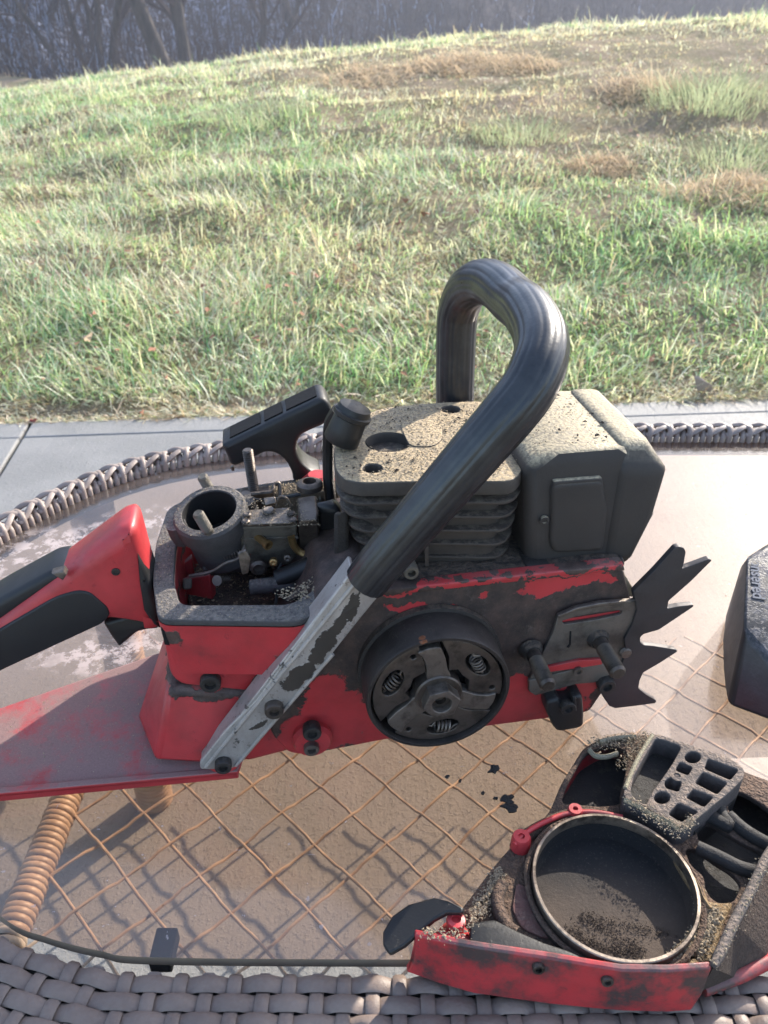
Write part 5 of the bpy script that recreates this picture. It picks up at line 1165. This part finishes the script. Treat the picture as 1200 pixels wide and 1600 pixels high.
# cup for the drum, with the thin steel brake band standing round it
Q('drum_cup', lathe([(RRd * .995, .0266), (RRd * .985, .018), (RRd * .94, .0150), (.0001, .0145)], Vector((rc.x, rc.y, TABLE)), ZZ, 72, cap=False), M_CUP)
t = NT('worn_band_steel'); c = t.mix(t.ramp(t.noise(90, 5, .7), .4, .65), (.26, .21, .165), (.07, .055, .045)); t.pbr(c, .4, .75, t.bump(t.noise(500, 3), .3, .0004), .5); M_BAND = t.m
Q('brake_band', lathe([(RRd + .0006, .024), (RRd + .0008, .0298), (RRd + .0004, .0303), (RRd - .0008, .0303), (RRd - .0010, .0298), (RRd - .0010, .0245)], Vector((rc.x, rc.y, TABLE)), ZZ, 96, cap=False), M_BAND, smooth=40)
Q('band_seat', lathe([(RRd + .0022, .019), (RRd + .0040, .0262), (RRd + .0030, .0272), (RRd + .0014, .0262), (RRd + .0010, .019)], Vector((rc.x, rc.y, TABLE)), ZZ, 96, cap=False), M_CAKE, smooth=50)
def at3(lp, z): return [T(x, y, z) for x, y in z1(lp)]
# red raised lip along the upper left of the cup, with two screw bosses
Q('cup_lip', tube(spline(at3([(432, 388), (470, 350), (530, 316), (600, 292), (680, 290), (760, 305)], .027), 5), .0014, 10), M_CRED, smooth=60)
Q('lip_wall', tube(spline(at3([(436, 398), (472, 360), (532, 326), (600, 300), (680, 298)], .022), 5), .0034, 10), M_CAKE, smooth=60)
for p, r_ in (((618, 277), .0038), ((455, 360), .0046)):
    c = T(*z1([p])[0], .029); c.z = TABLE; Q('screw_boss', lathe([(r_ * 1.1, .020), (r_, .0275), (r_ * .85, .0290), (r_ * .35, .0290), (r_ * .3, .026), (.0001, .026)], c, ZZ, 18, cap=False), M_CRED, smooth=40)
# crescent wall on the left of the cup
Q('crescent_rib', tube(spline(at3([(398, 505), (382, 545), (388, 590), (410, 632), (440, 655)], .0235), 5), .0030, 9), M_CAKE, smooth=60)
Q('crescent_floor', plate(roundpoly(rxy(z1([(440, 500), (470, 515), (500, 590), (560, 665), (520, 668), (455, 640), (425, 580)]), .022), .003), [], B0_, XX, YY, ZZ, ZD - .001, ZD + .0012, .0006), grimy('brick_red_dust', (.20, .10, .085), (.09, .05, .045), rough=.95, dust=.6, grime=.4, scale=130, dustcol=(.24, .15, .12), dust_lo=.1, bumpd=.0015))
# front flange: folded red wall facing the camera
topl = z1([(132, 662), (230, 682), (330, 700), (540, 731), (680, 755), (760, 768), (900, 770), (1031, 761)]); botl = z1([(106, 772), (200, 806), (310, 838), (540, 870), (680, 884), (770, 891), (900, 894), (968, 889)])
crs = z1([(128, 738), (220, 765), (320, 790), (540, 826), (680, 846), (765, 852), (900, 856), (1000, 842)])
tp_ = [T(*p, .030 if i else .028) for i, p in enumerate(topl)]; cr_ = [T(*p, .012) for p in crs]; bt_ = [T(*p, .0025) for p in botl]
N_ = len(tp_); rows_ = [tp_, cr_, bt_]; V = [];
for r_ in rows_: V += r_
for r_ in rows_: V += [p + Vector((0, .0030, .0004)) for p in r_]
F = []; K_ = 3 * N_
for a in range(2):
    for i in range(N_ - 1):
        F.append((a * N_ + i, a * N_ + i + 1, (a + 1) * N_ + i + 1, (a + 1) * N_ + i)); F.append((K_ + a * N_ + i, K_ + (a + 1) * N_ + i, K_ + (a + 1) * N_ + i + 1, K_ + a * N_ + i + 1))
for i in range(N_ - 1): F.append((i, K_ + i, K_ + i + 1, i + 1)); F.append((2 * N_ + i, 2 * N_ + i + 1, K_ + 2 * N_ + i + 1, K_ + 2 * N_ + i))
for a in range(2): F.append((a * N_, (a + 1) * N_, K_ + (a + 1) * N_, K_ + a * N_)); F.append((a * N_ + N_ - 1, K_ + a * N_ + N_ - 1, K_ + (a + 1) * N_ + N_ - 1, (a + 1) * N_ + N_ - 1))
fla = Q('front_flange', (V, F), M_CFACE, smooth=45, bevel=.0008)
# end face joining the flange back to the shell on both ends
Q('flange_end', hull([T(*z1([(132, 664)])[0], .028), T(*z1([(106, 772)])[0], .003), T(*z1([(290, 690)])[0], .006), T(*z1([(300, 655)])[0], .022), T(*z1([(180, 655)])[0], .024)]), M_CFACE, bevel=.001)
for p in ((505, 758), (713, 796)):
    q = T(*z1([p])[0], .0246 if p[0] < 600 else .0228); bolt(fla, q + Vector((0, .001, 0)), Vector((0, -1, .15)), .0026, .0026, M_DSTEEL)
# rubber chip guard and the black catcher flap at the left end
Q('rubber_strip', plate(roundpoly(rxy(z1([(296, 622), (372, 610), (440, 645), (520, 680), (600, 706), (660, 735), (780, 762), (700, 758), (540, 730), (400, 708), (300, 686)]), .0285), .002), [], B0_, XX, YY, ZZ, .020, .0285, .0012), M_BLACKPL, smooth=50)
fo = [(52, 716), (34, 690), (34, 650), (62, 602), (112, 566), (190, 545), (232, 556), (280, 576), (276, 592), (228, 592), (190, 612), (142, 652), (100, 690), (62, 712)]
fv = []
for i, (x, y) in enumerate(z1(fo)): fv.append(T(x, y, .022 + .012 * min(1, max(0, (x - 597) / 110))))
nf = len(fv); Q('catcher_flap', (fv + [p + Vector((.001, .001, -.0042)) for p in fv], [tuple(range(nf)), tuple(range(nf, 2 * nf))[::-1]] + [(i, (i + 1) % nf, nf + (i + 1) % nf, nf + i) for i in range(nf)]), M_BLACKPL, bevel=.0010, smooth=60)
p = T(*z1([(250, 668)])[0], .018); Q('red_stub', lathe([(.0075, 0), (.0062, .003), (.0042, .005), (.0034, .0085), (.0044, .0105), (.0040, .0118), (.0022, .0122), (.0020, .011), (.0001, .011)], p, Vector((.05, .1, 1)), 18, cap=False), M_CRED, smooth=50)
Q('stub_foot', hull([T(*z1([q])[0], z) for q in ((150, 668), (225, 640), (310, 668), (300, 690), (180, 680)) for z in (.016, .026)]), M_CRED, bevel=.002)
# cast grid block
gb_ = roundpoly(rxy(z3([(480, 55), (660, 112), (830, 170), (1000, 232), (1060, 295), (1046, 345), (960, 430), (850, 520), (760, 595), (690, 645), (635, 652), (560, 605), (420, 515), (290, 465), (320, 330), (390, 190)]), .034), .004)
def hz(lp, r=.0015):
    cx = sum(p[0] for p in lp) / len(lp); cy = sum(p[1] for p in lp) / len(lp); return roundpoly(rxy(z3([((x - cx) * 1.04 + cx, (y - cy) * 1.04 + cy) for x, y in lp]), .034), r)
def hc_(cx, cy, rx, ry): return rxy(z3([(cx + rx * math.cos(2 * PI * i / 20), cy + ry * math.sin(2 * PI * i / 20)) for i in range(20)]), .034)
gh = [hz([(500, 98), (655, 150), (600, 250), (545, 330), (500, 390), (465, 440), (440, 505), (380, 470), (345, 430), (365, 330), (430, 210)], .003), hc_(730, 211, 50, 36), hz([(650, 240), (728, 275), (700, 322), (622, 290)]), hz([(590, 335), (660, 365), (640, 425), (560, 400), (555, 360)]), hc_(538, 463, 50, 38),
      hz([(828, 222), (1012, 290), (962, 350), (806, 282)]), hz([(795, 305), (942, 372), (880, 440), (746, 370)]), hz([(735, 412), (856, 460), (800, 520), (690, 462)]), hz([(640, 498), (762, 552), (655, 614), (580, 565)])]
grb = Q('grid_block', plate(gb_, gh, B0_, XX, YY, ZZ, .020, .034, .0008), M_GRID)
Q('grid_floor', plate([((x - T(*z3([(700, 350)])[0], .034).x) * .95 + T(*z3([(700, 350)])[0], .034).x, (y - T(*z3([(700, 350)])[0], .034).y) * .95 + T(*z3([(700, 350)])[0], .034).y) for x, y in gb_], [], B0_, XX, YY, ZZ, .0205, .0225, 0), M_CDARK)
Q('grid_post', lathe([(.0035, .022), (.0032, .034), (.0016, .0345), (.0014, .031), (.0001, .031)], Vector((*T(*z3([(632, 330)])[0], .034).xy, TABLE)), ZZ, 16, cap=False), M_GRID, grb)
Q('grid_skirt', plate(gb_, [], B0_, XX, YY, ZZ, .004, .0195, .0), M_CDARK)
# ridges between the pockets on the right
for lp in ([(1080, 300), (1130, 345), (1200, 385), (1260, 400)], [(985, 395), (1050, 425), (1110, 455), (1160, 470)], [(1040, 250), (1060, 300), (1080, 330), (1010, 300), (960, 340)]):
    Q('pocket_rib', tube(spline(at3(lp, .0225), 5), .0036, 9), M_CDARK, smooth=70)
# right-hand ridge and the sloping outside beyond it
Q('side_ridge', tube(spline(at3([(1036, 752), (1062, 700), (1098, 620), (1130, 560), (1165, 490), (1192, 432), (1230, 380), (1300, 330)], .031), 5), [.0016, .0018, .0019] + [.0022] * 40, 10), M_GRID, smooth=60)
w0 = [T(*q, .030) for q in z1([(1034, 760), (1100, 625), (1192, 436), (1300, 335)])]; w1_ = [T(*q, .003) for q in z1([(1000, 832), (1110, 792), (1215, 738), (1400, 640)])]
for i in range(3):
    Q('outer_slope', hull([w0[i], w0[i + 1], w1_[i], w1_[i + 1], w0[i] - ZZ * .02 + YY * .002, w0[i + 1] - ZZ * .02, w1_[i] + ZZ * .001 + YY * .004]), M_CAKE if i else M_CAKE)
Q('lower_hem', tube([p + ZZ * .002 for p in w1_], .0032, 8), M_CFACE, smooth=60)
Q('rust_cake', plate(roundpoly(rxy(z1([(905, 745), (885, 735), (930, 690), (985, 620), (1010, 560), (1050, 570), (1095, 565), (1060, 640), (1032, 745), (985, 752)]), .022), .004), [rxy(z1([(965 + 18 * math.cos(a), 738 + 12 * math.sin(a)) for a in [2 * PI * i / 12 for i in range(12)]]), .022), rxy(z1([(1000 + 12 * math.cos(a), 712 + 10 * math.sin(a)) for a in [2 * PI * i / 12 for i in range(12)]]), .022)], B0_, XX, YY, ZZ, ZD, ZD + .0030, .0014), M_CAKE2)
M_MOSS = grimy('pale_packed_dust', (.36, .32, .22), (.14, .12, .08), rough=.95, dust=.7, grime=.4, scale=170, dustcol=(.45, .40, .29), bumpd=.004)
def lump(lp, z, r, mat, name='dust_clump'): return Q(name, tube(spline(at3(lp, z), 4), r, 8, fn=lambda a: 1 + .2 * math.sin(a * 3)), mat, smooth=70)
lump([(660, 100), (680, 118), (710, 120), (745, 110)], .0225, .0014, M_MOSS); lump([(690, 75), (740, 64), (800, 60)], .0225, .0014, M_MOSS)
lump([(765, 250), (810, 270), (850, 295), (900, 318), (930, 338)], .0335, .0011, M_MOSS); lump([(850, 55), (815, 110), (790, 160), (768, 215)], .034, .0011, M_MOSS)
lump([(930, 430), (960, 480), (985, 520), (1000, 560), (1020, 590)], .024, .0030, M_CAKE2)
r0 = lambda r, lp, z, jz: T(*(lambda a, b, f, o: (a[0] + (b[0] - a[0]) * f + o[0], a[1] + (b[1] - a[1]) * f + o[1]))(*(lambda i: (lp[i], lp[i + 1]))(r.randrange(len(lp) - 1)), r.random(), (r.gauss(0, 6), r.gauss(0, 6))), z + r.random() * jz)
for nm, lp, z, n_, s_ in (('chips_on_rust', z1([(905, 740), (960, 690), (1010, 640), (1040, 590), (1000, 720)]), .0245, 1500, .0012), ('chips_on_flange_top', z1([(150, 660), (210, 655), (240, 665), (300, 640), (330, 570)]), .0290, 260, .0011), ('chips_by_grid', z1([(780, 250), (860, 305), (930, 345), (970, 310)]), .0345, 500, .0009), ('chips_left_deck', z1([(300, 600), (350, 540), (390, 470), (340, 600)]), .0222, 700, .0010), ('chips_on_ridge', z1([(1040, 750), (1130, 570), (1190, 440)]), .0320, 300, .0008),
        ('chips_in_cup', z1([(600, 640), (700, 700), (820, 710), (640, 600), (900, 660)]), .0150, 1600, .0007), ('chips_top_corner', z1([(660, 80), (760, 75), (840, 62), (745, 150)]), .0225, 700, .0010), ('chips_by_band', z1([(700, 745), (780, 760), (880, 755), (960, 700), (1000, 620), (990, 520)]), .0228, 700, .0010)):
    grit(CV, nm, n_, (lambda lp, z: (lambda r: r0(r, lp, z, .0012)))(lp, z), M_CHIPS if 'cup' not in nm else dk, .0002, s_, hash(nm) % 97 if False else len(nm))

# ------------------------------------------------------------------ black top cover standing at the right edge
BC_ = T(1240, 1060, 0)
TC = thing('top_cover', 'faceted black plastic cylinder cover with worn grey lettering, cut off by the right edge', 'saw cover', BC_)
hp_ = [T(1137, 1104, .0), T(1190, 1124, .0), T(1330, 1176, .0), T(1131, 1045, .010), T(1130, 1000, .020), T(1134, 1075, .004), T(1144, 945, .038), T(1163, 985, .047), T(1200, 972, .049), T(1400, 925, .052), T(1168, 869, .060), T(1204, 846, .063), T(1400, 800, .066)]
gp_ = T(1168, 869, .060); hp_ += [Vector((gp_.x + .004, gp_.y + .012, TABLE + .045)), Vector((gp_.x + .002, gp_.y + .010, TABLE + .001)), Vector((gp_.x + .14, gp_.y + .03, TABLE + .001)), Vector((gp_.x + .14, gp_.y + .03, TABLE + .055)), T(1330, 1176, .0) + XX * .02]
tcv = mk('cover_shell', hull(hp_), grimy('dusty_black_cover', (.018, .020, .023), (.012, .013, .014), rough=.36, dust=.6, grime=.2, scale=50, dustcol=(.16, .15, .16), dust_lo=.2, bumpd=.0003), TC, bevel=.0035, seg=3)
pa, pb, pc_ = T(1163, 985, .047), T(1200, 972, .049), T(1168, 869, .060)
nrm = (pb - pa).cross(pc_ - pa).normalized(); nrm = nrm if nrm.z > 0 else -nrm
def onpl(px, py, lift=.0): d = ray(px, py); o_ = pa + nrm * lift; return CAM + d * ((o_ - CAM).dot(nrm) / d.dot(nrm))
fcu = bpy.data.curves.new('lettering', 'FONT'); fcu.body = 'Jonsered'; fcu.size = 1; fcu.extrude = .02; fcu.offset = .02
fo_ = bpy.data.objects.new('lettering', fcu); COL.objects.link(fo_); dg = bpy.context.evaluated_depsgraph_get(); fm = bpy.data.meshes.new_from_object(fo_.evaluated_get(dg))
fx = [v.co.x for v in fm.vertices]; u0 = onpl(1172.5, 868, .0006); u1 = onpl(1176.5, 934, .0006); uu = (u1 - u0); ul = uu.length; uu.normalize(); vv = nrm.cross(uu); vv = vv if vv.x > 0 else -vv
sc_ = ul / (max(fx) - min(fx)); hgt_ = (onpl(1190, 910) - onpl(1175.5, 910)).length / .52
lv = [u0 + uu * ((v.co.x - min(fx)) * sc_) + vv * v.co.y * hgt_ * .95 + nrm * v.co.z * .01 for v in fm.vertices]; lf_ = [tuple(p.vertices) for p in fm.polygons]
bpy.data.objects.remove(fo_); bpy.data.curves.remove(fcu)
t = NT('worn_grey_print'); d_ = t.pbr((.21, .21, .225), .85, 0, None, .15); sy_ = t.n('SeparateXYZ'); t.set(sy_.inputs[0], t.obj); t.set(d_.inputs['Alpha'], t.math('MULTIPLY', t.ramp(sy_.outputs[1], loc_y0 := (u0.lerp(u1, .10) - BC_).y, (u0.lerp(u1, .30) - BC_).y, .10, 1), t.ramp(t.noise(500, 3), .3, .5, .45, .95)))
mk('lettering', (lv, lf_), t.m, tcv, smooth=0)

# ------------------------------------------------------------------ flakes of grime on the glass
def flake(px, py, r, seed, label, group=None, el=1.3):
    rd = random.Random(seed); c = T(px, py, .0006); n = 13; a0 = rd.uniform(0, PI); P_ = []
    for i in range(n):
        a = 2 * PI * i / n; q = r * rd.uniform(.55, 1.25); x, y = q * el * math.cos(a), q * math.sin(a); P_.append((x * math.cos(a0) - y * math.sin(a0), x * math.sin(a0) + y * math.cos(a0)))
    V = [c + Vector((x, y, rd.uniform(.0, .0008))) for x, y in P_] + [c + Vector((x * .95, y * .95, -.0005)) for x, y in P_] + [c + ZZ * .0012]
    F = [(i, (i + 1) % n, 2 * n) for i in range(n)] + [(i + n, (i + 1) % n + n, (i + 1) % n, i) for i in range(n)] + [tuple(range(n, 2 * n))]
    o = mk('grime_flake', (V, F), M_VOIDF, None, smooth=0, origin=c); tag(o, label, 'dirt', group)
t = NT('black_grime'); t.pbr(t.mix(t.noise(500, 4), (.012, .012, .012), (.05, .042, .035)), .85, 0, t.bump(t.noise(900, 4), .6, .0006)); M_VOIDF = t.m
fk = z1([(412, 250), (420, 274), (370, 158), (268, 194), (230, 181), (375, 246), (338, 231)])
flake(*fk[0], .0036, 1, 'largest black flake on the glass, upper half of the broken lump above the clutch cover', el=1.1); flake(*fk[1], .0032, 2, 'wide black flake just below the largest one above the clutch cover', el=1.5)
flake(*fk[2], .0026, 3, 'black flake farther up the glass, below the chain catcher', el=1.6)
for i in (3, 4, 5, 6): flake(*fk[i], .0011, 10 + i, ['tiny black crumb left of the small broken flake, largest of the tiny ones', 'tiny black crumb farthest left on the glass, beside a slightly larger one', 'tiny black crumb just above the left end of the largest flake', 'tiny black crumb left of the largest flake, lowest but one of the specks'][i - 3], 'tiny black crumbs on the glass')
M_CR = dk
def onglass(r):
    for _ in range(9):
        x = r.uniform(-.32, .5); y = r.uniform(.21, .73)
        if inside(x, y): return Vector((x, y, TABLE + .0002))
gg = grit(TB, 'crumbs_on_glass', 420, onglass, M_CR, .0002, .0007, 21)

# ------------------------------------------------------------------ morning haze over the meadow and the wood
def haze(density, color, aniso):
    x0, x1, y0_, y1_, z0, z1_ = -180, 180, -30, 131, -5.5, 40
    V = [Vector((x, y, z)) for x in (x0, x1) for y in (y0_, y1_) for z in (z0, z1_)]
    m = bpy.data.materials.new('haze'); m.use_nodes = True; m.node_tree.nodes.clear()
    v = m.node_tree.nodes.new('ShaderNodeVolumePrincipled'); v.inputs['Color'].default_value = (*color, 1); v.inputs['Density'].default_value = density; v.inputs['Anisotropy'].default_value = aniso
    o_ = m.node_tree.nodes.new('ShaderNodeOutputMaterial'); m.node_tree.links.new(v.outputs[0], o_.inputs['Volume'])
    o = mk('haze', (V, [(0, 1, 3, 2), (4, 6, 7, 5), (0, 4, 5, 1), (2, 3, 7, 6), (0, 2, 6, 4), (1, 5, 7, 3)]), m, None, smooth=0, origin=(0, 0, -5.5)); tag(o, 'thin sunlit haze hanging over the slope and the shaded wood', 'haze'); o['kind'] = 'stuff'
haze(.0042, (.76, .83, 1.0), .35)
